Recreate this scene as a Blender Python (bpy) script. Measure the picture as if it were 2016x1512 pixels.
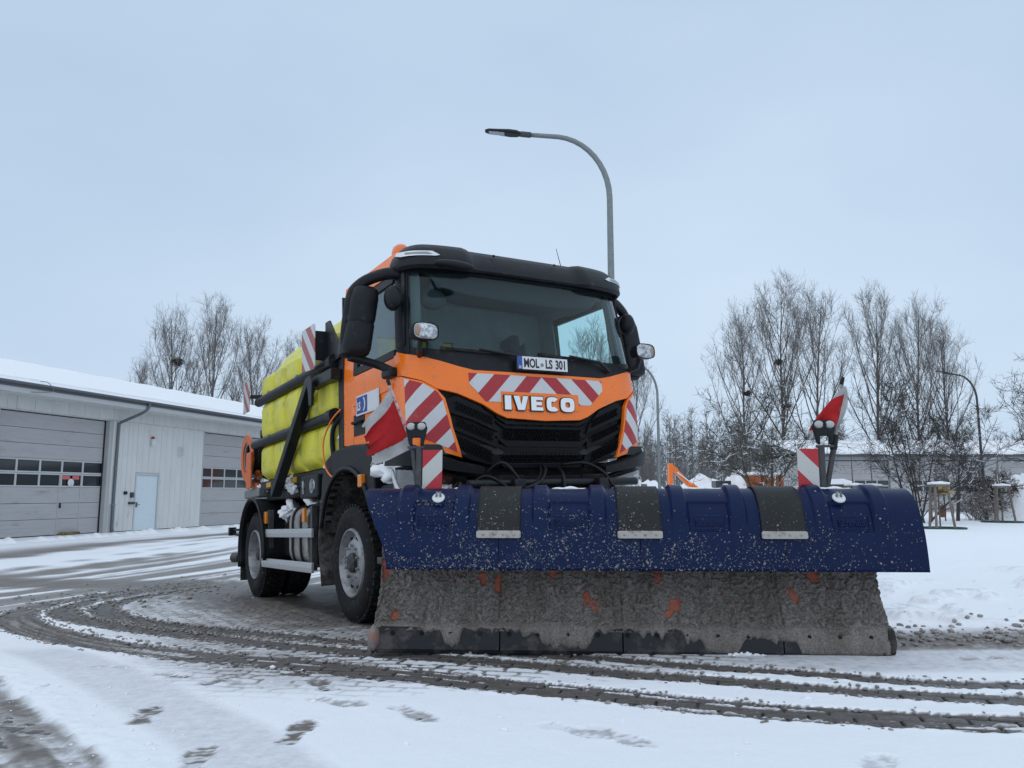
import bpy, bmesh, math, random
import numpy as np
from mathutils import Vector, Matrix

for o in list(bpy.data.objects):
    bpy.data.objects.remove(o, do_unlink=True)
SC = bpy.context.scene
COL = SC.collection
rad = math.radians

# ---------------------------------------------------------------- camera
cam_d = bpy.data.cameras.new('camera'); cam = bpy.data.objects.new('camera', cam_d); COL.objects.link(cam)
cam_d.sensor_fit = 'HORIZONTAL'; cam_d.sensor_width = 36.0; cam_d.lens = 36.0 * 1560 / 2016
cam_d.clip_start = .05; cam_d.clip_end = 2000
HC = 1.45
PITCH = math.atan((972 - 756) / 1560)
cam.location = (0, 0, HC); cam.rotation_euler = (math.pi / 2 + PITCH, 0, 0)
SC.camera = cam

# ---------------------------------------------------------------- sky, sun, exposure
SUN_EL, SUN_ROT = rad(52), rad(200)
wd = bpy.data.worlds.new('World'); SC.world = wd; wd.use_nodes = True
nt = wd.node_tree; nt.nodes.clear()
def wn(t, **k):
    n = nt.nodes.new(t)
    for a, b in k.items(): setattr(n, a, b)
    return n
w_out = wn('ShaderNodeOutputWorld'); w_bg = wn('ShaderNodeBackground'); w_bg.inputs['Strength'].default_value = .10
w_sky = wn('ShaderNodeTexSky', sky_type='NISHITA', sun_disc=False, sun_elevation=SUN_EL, sun_rotation=SUN_ROT)
w_sky.air_density = 1.0; w_sky.dust_density = 4.0; w_sky.ozone_density = 1.0
w_tc = wn('ShaderNodeTexCoord'); w_mp = wn('ShaderNodeMapping'); w_mp.inputs['Scale'].default_value = (1.0, 1.0, 2.2)
w_no = wn('ShaderNodeTexNoise'); w_no.inputs['Scale'].default_value = 1.15; w_no.inputs['Detail'].default_value = 5; w_no.inputs['Roughness'].default_value = .45
w_cr = wn('ShaderNodeValToRGB')
w_cr.color_ramp.elements[0].position = .24; w_cr.color_ramp.elements[0].color = (.420, .560, .740, 1)
w_cr.color_ramp.elements[1].position = .76; w_cr.color_ramp.elements[1].color = (.630, .762, .915, 1)
w_sc = wn('ShaderNodeVectorMath', operation='SCALE'); w_sc.inputs['Scale'].default_value = 10.0
w_mx = wn('ShaderNodeMix', data_type='RGBA'); w_mx.inputs['Factor'].default_value = .93
L = nt.links.new
L(w_tc.outputs['Generated'], w_mp.inputs['Vector']); L(w_mp.outputs[0], w_no.inputs['Vector']); L(w_no.outputs[0], w_cr.inputs[0])
L(w_cr.outputs[0], w_sc.inputs[0]); L(w_sky.outputs[0], w_mx.inputs[6]); L(w_sc.outputs[0], w_mx.inputs[7])
L(w_mx.outputs[2], w_bg.inputs['Color']); L(w_bg.outputs[0], w_out.inputs['Surface'])
sun_d = bpy.data.lights.new('sun', 'SUN'); sun_d.energy = .85; sun_d.angle = rad(175); sun_d.color = (1, .97, .93)
sun = bpy.data.objects.new('sun', sun_d); COL.objects.link(sun)
# sun_rotation is measured clockwise from +Y; the lamp shines from that azimuth
sd = Vector((math.sin(SUN_ROT) * math.cos(SUN_EL), math.cos(SUN_ROT) * math.cos(SUN_EL), math.sin(SUN_EL)))
sun.rotation_euler = (-sd).to_track_quat('-Z', 'Y').to_euler()
SC.view_settings.view_transform = 'Standard'; SC.view_settings.look = 'None'
SC.view_settings.exposure = 0.10; SC.view_settings.gamma = 1.0
SC.cycles.max_bounces = 8; SC.cycles.transparent_max_bounces = 12
try: SC.cycles.use_denoising = True
except Exception: pass

# ---------------------------------------------------------------- helpers
rng = np.random.default_rng(7)
def sst(a, b, x):
    t = np.clip((x - a) / (b - a), 0, 1); return t * t * (3 - 2 * t)
def _hash(ix, iy, seed):
    n = (ix.astype(np.int64) * 374761393 + iy.astype(np.int64) * 668265263 + seed * 1274126177) & 0xffffffff
    n = ((n ^ (n >> 13)) * 1274126177) & 0xffffffff
    return ((n ^ (n >> 16)) & 0xffff) / 65535.0
def vnoise(x, y, seed=0):
    x = np.asarray(x, float); y = np.asarray(y, float)
    ix = np.floor(x); iy = np.floor(y); fx = x - ix; fy = y - iy
    fx = fx * fx * (3 - 2 * fx); fy = fy * fy * (3 - 2 * fy)
    a = _hash(ix, iy, seed); b = _hash(ix + 1, iy, seed); c = _hash(ix, iy + 1, seed); d = _hash(ix + 1, iy + 1, seed)
    return (a * (1 - fx) + b * fx) * (1 - fy) + (c * (1 - fx) + d * fx) * fy
def fbm(x, y, oct=4, seed=0, gain=.5):
    s = 0; a = 1; t = 0
    for i in range(oct):
        s = s + a * vnoise(x * 2 ** i + 17.3 * i, y * 2 ** i - 9.1 * i, seed + i); t += a; a *= gain
    return s / t

def link(o, parent=None):
    COL.objects.link(o)
    if parent is not None: o.parent = parent
    return o
def empty(name, loc=(0, 0, 0), rz=0.0, parent=None):
    o = bpy.data.objects.new(name, None); o.location = loc; o.rotation_euler = (0, 0, rz); o.empty_display_size = .2
    return link(o, parent)
def tag(o, label=None, cat=None, group=None, kind=None):
    if label: o['label'] = label
    if cat: o['category'] = cat
    if group: o['group'] = group
    if kind: o['kind'] = kind
    return o
def mesh_from(name, v, f, uv=None):
    me = bpy.data.meshes.new(name)
    if isinstance(v, np.ndarray): v = v.tolist()
    if isinstance(f, np.ndarray): f = f.tolist()
    me.from_pydata(v, [], f); me.update()
    return me
def put(name, me, mat, parent=None, smooth=False, bevel=0, seg=2, angle=40):
    o = bpy.data.objects.new(name, me)
    if mat is not None and not me.materials: me.materials.append(mat)
    if smooth:
        me.polygons.foreach_set('use_smooth', [True] * len(me.polygons))
        if smooth != 'all':
            try: me.set_sharp_from_angle(angle=rad(38))
            except Exception: pass
    if bevel:
        m = o.modifiers.new('bevel', 'BEVEL'); m.width = bevel; m.segments = seg; m.limit_method = 'ANGLE'; m.angle_limit = rad(angle)
    return link(o, parent)
def big_mesh(name, V, F):
    """fast mesh from arrays: V (n,3), F (m,k) all same k"""
    me = bpy.data.meshes.new(name); V = np.asarray(V, np.float32); F = np.asarray(F, np.int32); k = F.shape[1]
    me.vertices.add(len(V)); me.vertices.foreach_set('co', V.ravel())
    me.loops.add(F.size); me.loops.foreach_set('vertex_index', F.ravel())
    me.polygons.add(len(F)); me.polygons.foreach_set('loop_start', np.arange(len(F), dtype=np.int32) * k)
    me.polygons.foreach_set('loop_total', np.full(len(F), k, np.int32))
    me.update(calc_edges=True); me.validate()
    return me
def fattr(me, name, vals):
    a = me.attributes.new(name, 'FLOAT', 'POINT'); a.data.foreach_set('value', np.asarray(vals, np.float32).ravel())
def basis(d, up=(0, 0, 1)):
    d = Vector(d).normalized(); u = Vector(up)
    if abs(d.dot(u)) > .98: u = Vector((1, 0, 0))
    a = u.cross(d).normalized(); b = d.cross(a).normalized()
    return d, a, b
class MB:
    def __init__(s): s.v = []; s.f = []
    def add(s, v, f):
        n = len(s.v); s.v += [tuple(map(float, p)) for p in v]; s.f += [tuple(int(i) + n for i in q) for q in f]; return s
    def box(s, x0, x1, y0, y1, z0, z1):
        return s.add([(x0, y0, z0), (x1, y0, z0), (x1, y1, z0), (x0, y1, z0), (x0, y0, z1), (x1, y0, z1), (x1, y1, z1), (x0, y1, z1)],
                     [(3, 2, 1, 0), (4, 5, 6, 7), (0, 1, 5, 4), (1, 2, 6, 5), (2, 3, 7, 6), (3, 0, 4, 7)])
    def bar(s, p0, p1, w, h, up=(0, 0, 1), taper=1.0):
        p0 = Vector(p0); p1 = Vector(p1); d, a, b = basis(p1 - p0, up); v = []
        for p, k in ((p0, 1), (p1, taper)):
            for sx, sy in ((-1, -1), (1, -1), (1, 1), (-1, 1)): v.append(p + a * (sx * w / 2 * k) + b * (sy * h / 2 * k))
        return s.add(v, [(3, 2, 1, 0), (4, 5, 6, 7), (0, 1, 5, 4), (1, 2, 6, 5), (2, 3, 7, 6), (3, 0, 4, 7)])
    def tube(s, path, r, n=10, caps=True):
        P = [Vector(p) for p in path]; m = len(P); R = r if hasattr(r, '__len__') else [r] * m
        base = len(s.v); pa = None
        for i in range(m):
            d = (P[min(i + 1, m - 1)] - P[max(i - 1, 0)]).normalized()
            if pa is None: d, a, b = basis(d)
            else:
                a = (pa - d * pa.dot(d)).normalized(); b = d.cross(a)
            pa = a
            for k in range(n):
                t = 2 * math.pi * k / n; s.v.append(tuple(P[i] + (a * math.cos(t) + b * math.sin(t)) * R[i]))
        for i in range(m - 1):
            for k in range(n):
                k2 = (k + 1) % n; s.f.append((base + i * n + k, base + i * n + k2, base + (i + 1) * n + k2, base + (i + 1) * n + k))
        if caps: s.f.append(tuple(base + k for k in range(n))[::-1]); s.f.append(tuple(base + (m - 1) * n + k for k in range(n)))
        return s
    def lathe(s, prof, org, axis, n=32, caps=False):
        """prof: [(radius, height along axis)]"""
        d, a, b = basis(axis); org = Vector(org); base = len(s.v); m = len(prof)
        for r, h in prof:
            for k in range(n):
                t = 2 * math.pi * k / n; s.v.append(tuple(org + d * h + (a * math.cos(t) + b * math.sin(t)) * max(r, 1e-4)))
        for i in range(m - 1):
            for k in range(n):
                k2 = (k + 1) % n; s.f.append((base + i * n + k, base + i * n + k2, base + (i + 1) * n + k2, base + (i + 1) * n + k))
        if caps: s.f.append(tuple(base + k for k in range(n))[::-1]); s.f.append(tuple(base + (m - 1) * n + k for k in range(n)))
        return s
    def prism(s, poly, fn):
        """poly [(a,b)], fn(a,b,side)->xyz with side 0/1"""
        n = len(poly); v = [fn(a, b, 0) for a, b in poly] + [fn(a, b, 1) for a, b in poly]
        f = [tuple(range(n))[::-1], tuple(range(n, 2 * n))] + [(i, (i + 1) % n, n + (i + 1) % n, n + i) for i in range(n)]
        return s.add(v, f)
    def ball(s, c, r, nu=12, nv=8, jit=0, seed=0):
        """ellipsoid, optionally lumpy"""
        c = Vector(c); r = r if hasattr(r, '__len__') else (r, r, r); rr = random.Random(seed); v = []
        for i in range(nv + 1):
            ph = math.pi * i / nv
            for k in range(nu):
                th = 2 * math.pi * k / nu; j = 1 + (rr.random() - .5) * jit
                v.append((c.x + r[0] * math.sin(ph) * math.cos(th) * j, c.y + r[1] * math.sin(ph) * math.sin(th) * j, c.z + r[2] * math.cos(ph) * j))
        f = []
        for i in range(nv):
            for k in range(nu):
                k2 = (k + 1) % nu; f.append((i * nu + k, (i + 1) * nu + k, (i + 1) * nu + k2, i * nu + k2))
        return s.add(v, f)
    def grid(s, fn, us, vs):
        base = len(s.v); nv = len(vs)
        for u in us:
            for w in vs: s.v.append(tuple(map(float, fn(u, w))))
        for i in range(len(us) - 1):
            for j in range(nv - 1):
                a = base + i * nv + j; s.f.append((a, a + nv, a + nv + 1, a + 1))
        return s
    def build(s, name, mat, parent=None, smooth=False, bevel=0, seg=2, fix=True):
        me = bpy.data.meshes.new(name); me.from_pydata(s.v, [], s.f)
        if fix:
            bm = bmesh.new(); bm.from_mesh(me); bmesh.ops.recalc_face_normals(bm, faces=bm.faces); bm.to_mesh(me); bm.free()
        me.update()
        return put(name, me, mat, parent, smooth, bevel, seg)

def surf_patch(poly, fmap, step=.06, off=0.0, thick=.02, uvmap=True):
    """polygon in (s,z) laid on a curved surface fmap(s,z)->xyz, given a thickness; returns mesh with (s,z) uv"""
    bm = bmesh.new(); vs = [bm.verts.new((a, b, 0)) for a, b in poly]; bm.faces.new(vs)
    lo = np.min(poly, 0); hi = np.max(poly, 0)
    for ax in (0, 1):
        k = math.floor(lo[ax] / step) * step + step * .37
        while k < hi[ax]:
            if k > lo[ax]:
                co = [0, 0, 0]; no = [0, 0, 0]; co[ax] = k; no[ax] = 1
                bmesh.ops.bisect_plane(bm, geom=bm.verts[:] + bm.edges[:] + bm.faces[:], dist=1e-5, plane_co=co, plane_no=no)
            k += step
    bm.verts.index_update()
    sz = np.array([(v.co.x, v.co.y) for v in bm.verts]); n = len(sz)
    faces = [[v.index for v in f.verts] for f in bm.faces]
    bed = [(e.verts[0].index, e.verts[1].index) for e in bm.edges if len(e.link_faces) == 1]
    bm.free()
    e = 1e-3; P = fmap(sz[:, 0], sz[:, 1]); du = fmap(sz[:, 0] + e, sz[:, 1]) - fmap(sz[:, 0] - e, sz[:, 1]); dv = fmap(sz[:, 0], sz[:, 1] + e) - fmap(sz[:, 0], sz[:, 1] - e)
    N = np.cross(du, dv); N /= np.linalg.norm(N, axis=1)[:, None] + 1e-12
    V = np.concatenate([P + N * off, P + N * (off - thick)])
    F = faces + [[i + n for i in f][::-1] for f in faces] + [[a, b, b + n, a + n] for a, b in bed]
    me = bpy.data.meshes.new('patch'); me.from_pydata(V.tolist(), [], F)
    bm = bmesh.new(); bm.from_mesh(me); bmesh.ops.recalc_face_normals(bm, faces=bm.faces); bm.to_mesh(me); bm.free()
    if uvmap:
        uvl = me.uv_layers.new(name='UVMap'); li = np.empty(len(me.loops), np.int32); me.loops.foreach_get('vertex_index', li)
        uvl.data.foreach_set('uv', np.concatenate([sz, sz])[li].astype(np.float32).ravel())
    return me
def copy_tree(o, parent=None):
    c = o.copy(); COL.objects.link(c); c.parent = parent
    for ch in o.children: copy_tree(ch, c)
    return c
def catmull(P, n):
    P = np.asarray(P, float); m = len(P); out = []
    Q = np.vstack([2 * P[0] - P[1], P, 2 * P[-1] - P[-2]])
    for i in range(m - 1):
        p0, p1, p2, p3 = Q[i:i + 4]
        for t in np.linspace(0, 1, n, endpoint=False):
            out.append(.5 * (2 * p1 + (p2 - p0) * t + (2 * p0 - 5 * p1 + 4 * p2 - p3) * t * t + (3 * p1 - p0 - 3 * p2 + p3) * t ** 3))
    out.append(P[-1]); return np.array(out)
def text_mesh(txt, size, extrude=.004, offset=0.0, bevel=0.0, sx=1.0, spacing=1.0):
    c = bpy.data.curves.new('lettering', 'FONT'); c.body = txt; c.size = size; c.extrude = extrude; c.offset = offset; c.bevel_depth = bevel
    c.align_x = 'CENTER'; c.align_y = 'CENTER'; c.space_character = spacing; c.resolution_u = 4
    o = bpy.data.objects.new('lettering', c); COL.objects.link(o)
    dg = bpy.context.evaluated_depsgraph_get(); dg.update()
    me = bpy.data.meshes.new_from_object(o.evaluated_get(dg)); bpy.data.objects.remove(o); bpy.data.curves.remove(c)
    n = len(me.vertices); V = np.empty(n * 3, np.float32); me.vertices.foreach_get('co', V); V = V.reshape(-1, 3); V[:, 0] *= sx
    c0 = (V.min(0) + V.max(0)) / 2; V[:, :2] -= c0[:2]
    return V, me
def text_obj(name, txt, size, mat, parent, place, **k):
    V, me = text_mesh(txt, size, **k)
    W_ = np.array([place(*p) for p in V], np.float32); me.vertices.foreach_set('co', W_.ravel()); me.update(); me.materials.clear()
    return put(name, me, mat, parent)

# ---------------------------------------------------------------- materials
def M(name, col, rough=.5, metal=0.0, spec=.5, var=0.0, vs=6.0, col2=None, bump=0.0, bs=60.0, coat=0.0, dirt=None, emit=None, stretch=None, ior=None, rvar=0.0, specks=None):
    m = bpy.data.materials.new(name); m.use_nodes = True; t = m.node_tree; b = t.nodes['Principled BSDF']; lk = t.links.new
    b.inputs['Base Color'].default_value = (*col, 1); b.inputs['Roughness'].default_value = rough; b.inputs['Metallic'].default_value = metal
    b.inputs['Specular IOR Level'].default_value = spec; b.inputs['Coat Weight'].default_value = coat; b.inputs['Coat Roughness'].default_value = .08
    tc = t.nodes.new('ShaderNodeTexCoord'); src = tc.outputs['Object']
    if stretch:
        mp = t.nodes.new('ShaderNodeMapping'); mp.inputs['Scale'].default_value = stretch; lk(src, mp.inputs[0]); src = mp.outputs[0]
    def noise(sc, det=4, ro=.55):
        n = t.nodes.new('ShaderNodeTexNoise'); n.inputs['Scale'].default_value = sc; n.inputs['Detail'].default_value = det; n.inputs['Roughness'].default_value = ro
        lk(src, n.inputs['Vector']); return n.outputs[0]
    def ramp(f, a, bb, lo=0.0, hi=1.0):
        r = t.nodes.new('ShaderNodeMapRange'); r.inputs[1].default_value = a; r.inputs[2].default_value = bb; r.inputs[3].default_value = lo; r.inputs[4].default_value = hi; lk(f, r.inputs[0]); return r.outputs[0]
    def mix(f, A, B):
        x = t.nodes.new('ShaderNodeMix'); x.data_type = 'RGBA'
        if hasattr(f, 'node'): lk(f, x.inputs[0])
        else: x.inputs[0].default_value = f
        for i, q in ((6, A), (7, B)):
            if hasattr(q, 'node'): lk(q, x.inputs[i])
            else: x.inputs[i].default_value = (*q, 1)
        return x.outputs[2]
    cur = col
    if var or col2:
        c2 = col2 if col2 else tuple(max(0, c * (1 - var)) for c in col)
        cur = mix(ramp(noise(vs, 6, .6), .35, .65), col, c2)
    if dirt:
        dc, amt, ds = dirt
        cur = mix(ramp(noise(ds, 8, .7), .62 - amt * .4, .75 - amt * .3), cur, dc)
    if specks: cur = mix(ramp(noise(specks[1], 3, .5), specks[2], specks[2] + .05), cur, specks[0])
    if hasattr(cur, 'node'): lk(cur, b.inputs['Base Color'])
    if rvar: lk(ramp(noise(vs * 2, 4), .3, .7, max(.02, rough - rvar), min(1, rough + rvar)), b.inputs['Roughness'])
    if bump:
        bn = t.nodes.new('ShaderNodeBump'); bn.inputs['Strength'].default_value = bump; bn.inputs['Distance'].default_value = .02
        lk(noise(bs, 6, .6), bn.inputs['Height']); lk(bn.outputs[0], b.inputs['Normal'])
    if emit: b.inputs['Emission Color'].default_value = (*emit[0], 1); b.inputs['Emission Strength'].default_value = emit[1]
    return m
def glass(name, tint=(.5, .6, .62), refl=.10, rough=.02):
    m = bpy.data.materials.new(name); m.use_nodes = True; t = m.node_tree; t.nodes.clear(); lk = t.links.new
    o = t.nodes.new('ShaderNodeOutputMaterial'); mx = t.nodes.new('ShaderNodeMixShader'); tr = t.nodes.new('ShaderNodeBsdfTransparent'); gl = t.nodes.new('ShaderNodeBsdfGlossy')
    tr.inputs[0].default_value = (*tint, 1); gl.inputs['Roughness'].default_value = rough
    lw = t.nodes.new('ShaderNodeLayerWeight'); lw.inputs['Blend'].default_value = .5; pw = t.nodes.new('ShaderNodeMath'); pw.operation = 'POWER'; pw.inputs[1].default_value = 4.0; lk(lw.outputs['Facing'], pw.inputs[0])
    ad = t.nodes.new('ShaderNodeMath'); ad.operation = 'MULTIPLY_ADD'; ad.use_clamp = True; ad.inputs[1].default_value = .8; ad.inputs[2].default_value = refl
    lk(pw.outputs[0], ad.inputs[0]); lk(ad.outputs[0], mx.inputs[0]); lk(tr.outputs[0], mx.inputs[1]); lk(gl.outputs[0], mx.inputs[2]); lk(mx.outputs[0], o.inputs[0])
    return m
def stripes(name, phase, period=.32, ku=1.0, kv=1.0, red=(.36, .012, .02), white=(.55, .56, .57), absu=True, rough=.4):
    """printed red and white warning stripes, from the (s,z) uv of the sheet"""
    m = M(name, white, rough); t = m.node_tree; lk = t.links.new; b = t.nodes['Principled BSDF']
    uv = t.nodes.new('ShaderNodeUVMap'); sp = t.nodes.new('ShaderNodeSeparateXYZ'); lk(uv.outputs[0], sp.inputs[0])
    def mt(op, a, bb=None):
        n = t.nodes.new('ShaderNodeMath'); n.operation = op
        for i, q in enumerate((a, bb)):
            if q is None: continue
            if hasattr(q, 'node'): lk(q, n.inputs[i])
            else: n.inputs[i].default_value = q
        return n.outputs[0]
    u = mt('ABSOLUTE', sp.outputs[0]) if absu else sp.outputs[0]
    q = mt('ADD', mt('MULTIPLY', u, ku / period), mt('MULTIPLY', sp.outputs[1], kv / period)); q = mt('FRACT', mt('ADD', q, phase))
    isred = mt('LESS_THAN', q, .5)
    n = t.nodes.new('ShaderNodeTexNoise'); n.inputs['Scale'].default_value = 28; n.inputs['Detail'].default_value = 8; n.inputs['Roughness'].default_value = .7
    tc = t.nodes.new('ShaderNodeTexCoord'); lk(tc.outputs['Object'], n.inputs['Vector'])
    mx = t.nodes.new('ShaderNodeMix'); mx.data_type = 'RGBA'; lk(isred, mx.inputs[0]); mx.inputs[6].default_value = (*white, 1); mx.inputs[7].default_value = (*red, 1)
    mr = t.nodes.new('ShaderNodeMapRange'); mr.inputs[1].default_value = .58; mr.inputs[2].default_value = .75; mr.inputs[4].default_value = .55; lk(n.outputs[0], mr.inputs[0])
    m2 = t.nodes.new('ShaderNodeMix'); m2.data_type = 'RGBA'; lk(mr.outputs[0], m2.inputs[0]); lk(mx.outputs[2], m2.inputs[6]); m2.inputs[7].default_value = (.2, .18, .16, 1)
    lk(m2.outputs[2], b.inputs['Base Color'])
    return m
ORANGE = M('orange_paint', (.92, .180, .005), .32, coat=.18, dirt=((.46, .17, .06), .10, 7), rvar=.10, specks=((.26, .14, .08), 75, .66))
ORANGE2 = M('orange_machine_paint', (.62, .12, .02), .45, dirt=((.2, .12, .08), .25, 7))
BLACKP = M('black_plastic', (.007, .009, .012), .50, spec=.28, var=.3, vs=8, bump=.04, bs=300, dirt=((.035, .037, .04), .10, 14))
BLACKM = M('black_steel', (.007, .009, .012), .42, spec=.3, dirt=((.05, .048, .045), .16, 10))
DARKM = M('underbody_dark', (.010, .010, .011), .75, spec=.2, dirt=((.045, .040, .035), .3, 6))
RUBBER = M('tyre_rubber', (.008, .008, .009), .78, spec=.25, bump=.1, bs=120, dirt=((.10, .095, .09), .1, 20))
RIM = M('steel_rim', (.30, .31, .32), .42, metal=.45, dirt=((.16, .145, .13), .3, 8))
ALU = M('aluminium_bar', (.50, .51, .53), .45, metal=.55, dirt=((.30, .28, .26), .2, 8), stretch=(3, 3, 20))
STEEL = M('galvanised_steel', (.22, .245, .25), .45, metal=.5, var=.25, vs=20)
POSTG = M('worn_grey_steel', (.07, .07, .075), .55, metal=.3, var=.4, vs=25)
TANKM = M('fuel_tank_metal', (.34, .33, .31), .42, metal=.6, dirt=((.16, .145, .125), .35, 5))
CHROME = M('chrome', (.62, .64, .66), .10, metal=1.0)
YELLOW = M('yellow_plastic', (.66, .60, .030), .42, col2=(.58, .54, .045), vs=3, bump=.05, bs=40, dirt=((.30, .31, .13), .16, 6))
MUD = M('salt_crusted_rubber', (.032, .030, .028), .88, spec=.2, dirt=((.11, .10, .09), .5, 9), bump=.6, bs=40)
SNOWM = M('snow', (.86, .87, .89), .75, var=.06, vs=4, bump=.3, bs=25)
WHITEP = M('white_paint', (.62, .63, .64), .45, dirt=((.35, .33, .3), .15, 6))
AMBER = M('amber_lens', (.75, .22, .01), .15, coat=.6)
LENS = M('clear_lens_reflector', (.62, .64, .66), .16, metal=.9, col2=(.16, .17, .18), vs=26, bump=1.0, bs=14)
GLASSW = glass('windscreen_glass', (.86, .96, .96), .018)
GLASSD = glass('side_window_glass', (.86, .96, .96), .03)
INT = M('cab_interior_grey', (.30, .33, .34), .8, var=.15)
INTD = M('cab_interior_dark', (.022, .026, .029), .8)
SEATM = M('seat_fabric', (.05, .055, .065), .9, var=.3, vs=30)
REDC = M('red_cloth', (.55, .015, .018), .85, var=.25, vs=9)
# ================================================================ GROUND
def g(x, y):
    x = np.asarray(x, float); y = np.asarray(y, float)
    pl = .3666 + .0417 * (x - .326) - .0245 * (y - 6.845)
    near = np.maximum(.43 + .03 * np.minimum(x + .5, 0), .2)
    w = sst(4.6, 7.4, y); z = near * (1 - w) + pl * w
    return z * (1 - sst(9, 20, np.hypot(x + 1, y - 8)))
TR = dict(
 A=[(4.6, 3.52), (3.4, 3.6), (2.27, 3.68), (1.82, 3.75), (1.18, 3.9), (0.49, 4.19), (-.02, 4.39), (-.75, 4.75), (-1.65, 5.26), (-2.05, 5.5), (-2.91, 6.2), (-3.76, 7.07), (-4.49, 7.8), (-5.18, 8.6), (-5.7, 9.4), (-5.99, 10.16), (-6.08, 10.87), (-6.0, 11.7), (-5.8, 12.8), (-5.3, 13.8)],
 B=[(4.6, 4.0), (3.4, 4.04), (2.53, 4.09), (1.94, 4.22), (1.65, 4.32), (1.05, 4.55), (.69, 4.67), (.24, 4.87), (-.43, 5.16), (-.86, 5.38), (-1.36, 5.73), (-1.94, 6.2), (-2.59, 6.88), (-3.41, 7.61), (-4.14, 8.25), (-4.86, 9.0), (-5.4, 9.84), (-5.6, 10.7), (-5.6, 11.5), (-5.4, 12.3), (-5.0, 13.2)],
 C=[(4.6, 4.36), (3.4, 4.38), (2.72, 4.4), (2.38, 4.43), (2.08, 4.51), (1.77, 4.65), (1.12, 4.87), (.74, 5.03), (.42, 5.16), (-.03, 5.31), (-.54, 5.56), (-1.04, 5.91), (-1.49, 6.3), (-2.2, 6.95), (-2.82, 7.46), (-3.67, 8.17), (-4.4, 9.0), (-4.95, 9.9), (-5.1, 10.8), (-5.0, 11.7), (-4.6, 12.7)])
TR = {k: catmull(v, 4) for k, v in TR.items()}
def pdist(x, y, P):
    """distance, arc length and signed side to a polyline"""
    P = np.asarray(P, float); best = np.full(x.shape, 1e9); arc = np.zeros(x.shape); sg = np.zeros(x.shape); s0 = 0.0
    for (ax, ay), (bx, by) in zip(P[:-1], P[1:]):
        dx, dy = bx - ax, by - ay; L2 = dx * dx + dy * dy; l = math.sqrt(L2)
        t = np.clip(((x - ax) * dx + (y - ay) * dy) / L2, 0, 1); d = np.hypot(x - ax - t * dx, y - ay - t * dy)
        m = d < best; best = np.where(m, d, best); arc = np.where(m, s0 + t * l, arc)
        sg = np.where(m, np.sign((x - ax) * dy - (y - ay) * dx), sg); s0 += l
    return best, arc, sg * best
PAV_A = rad(-14); pca, psa = math.cos(PAV_A), math.sin(PAV_A)
def pav_uv(x, y): return x * pca + y * psa, -x * psa + y * pca
def pav_xy(u, v): return u * pca - v * psa, u * psa + v * pca
PU, PV = .20, .10
PX0, PX1, PY0, PY1 = -2.5, 3.7, 3.55, 8.0
fineX = np.arange(-5.6, 4.9, .020); fineY = np.arange(2.3, 8.7, .0115)
def grow(start, stop, step, ratio):
    o = []; p = start; s = step
    while (p < stop if stop > start else p > stop):
        s *= ratio; p += s if stop > start else -s; o.append(p)
    return np.array(o)
gx = np.concatenate([grow(fineX[0], -260, .020, 1.075)[::-1], fineX, grow(fineX[-1], 260, .020, 1.075)])
gy = np.concatenate([grow(fineY[0], -60, .0115, 1.12)[::-1], fineY, grow(fineY[-1], 420, .0115, 1.045)])
X, Y = np.meshgrid(gx, gy)
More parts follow.
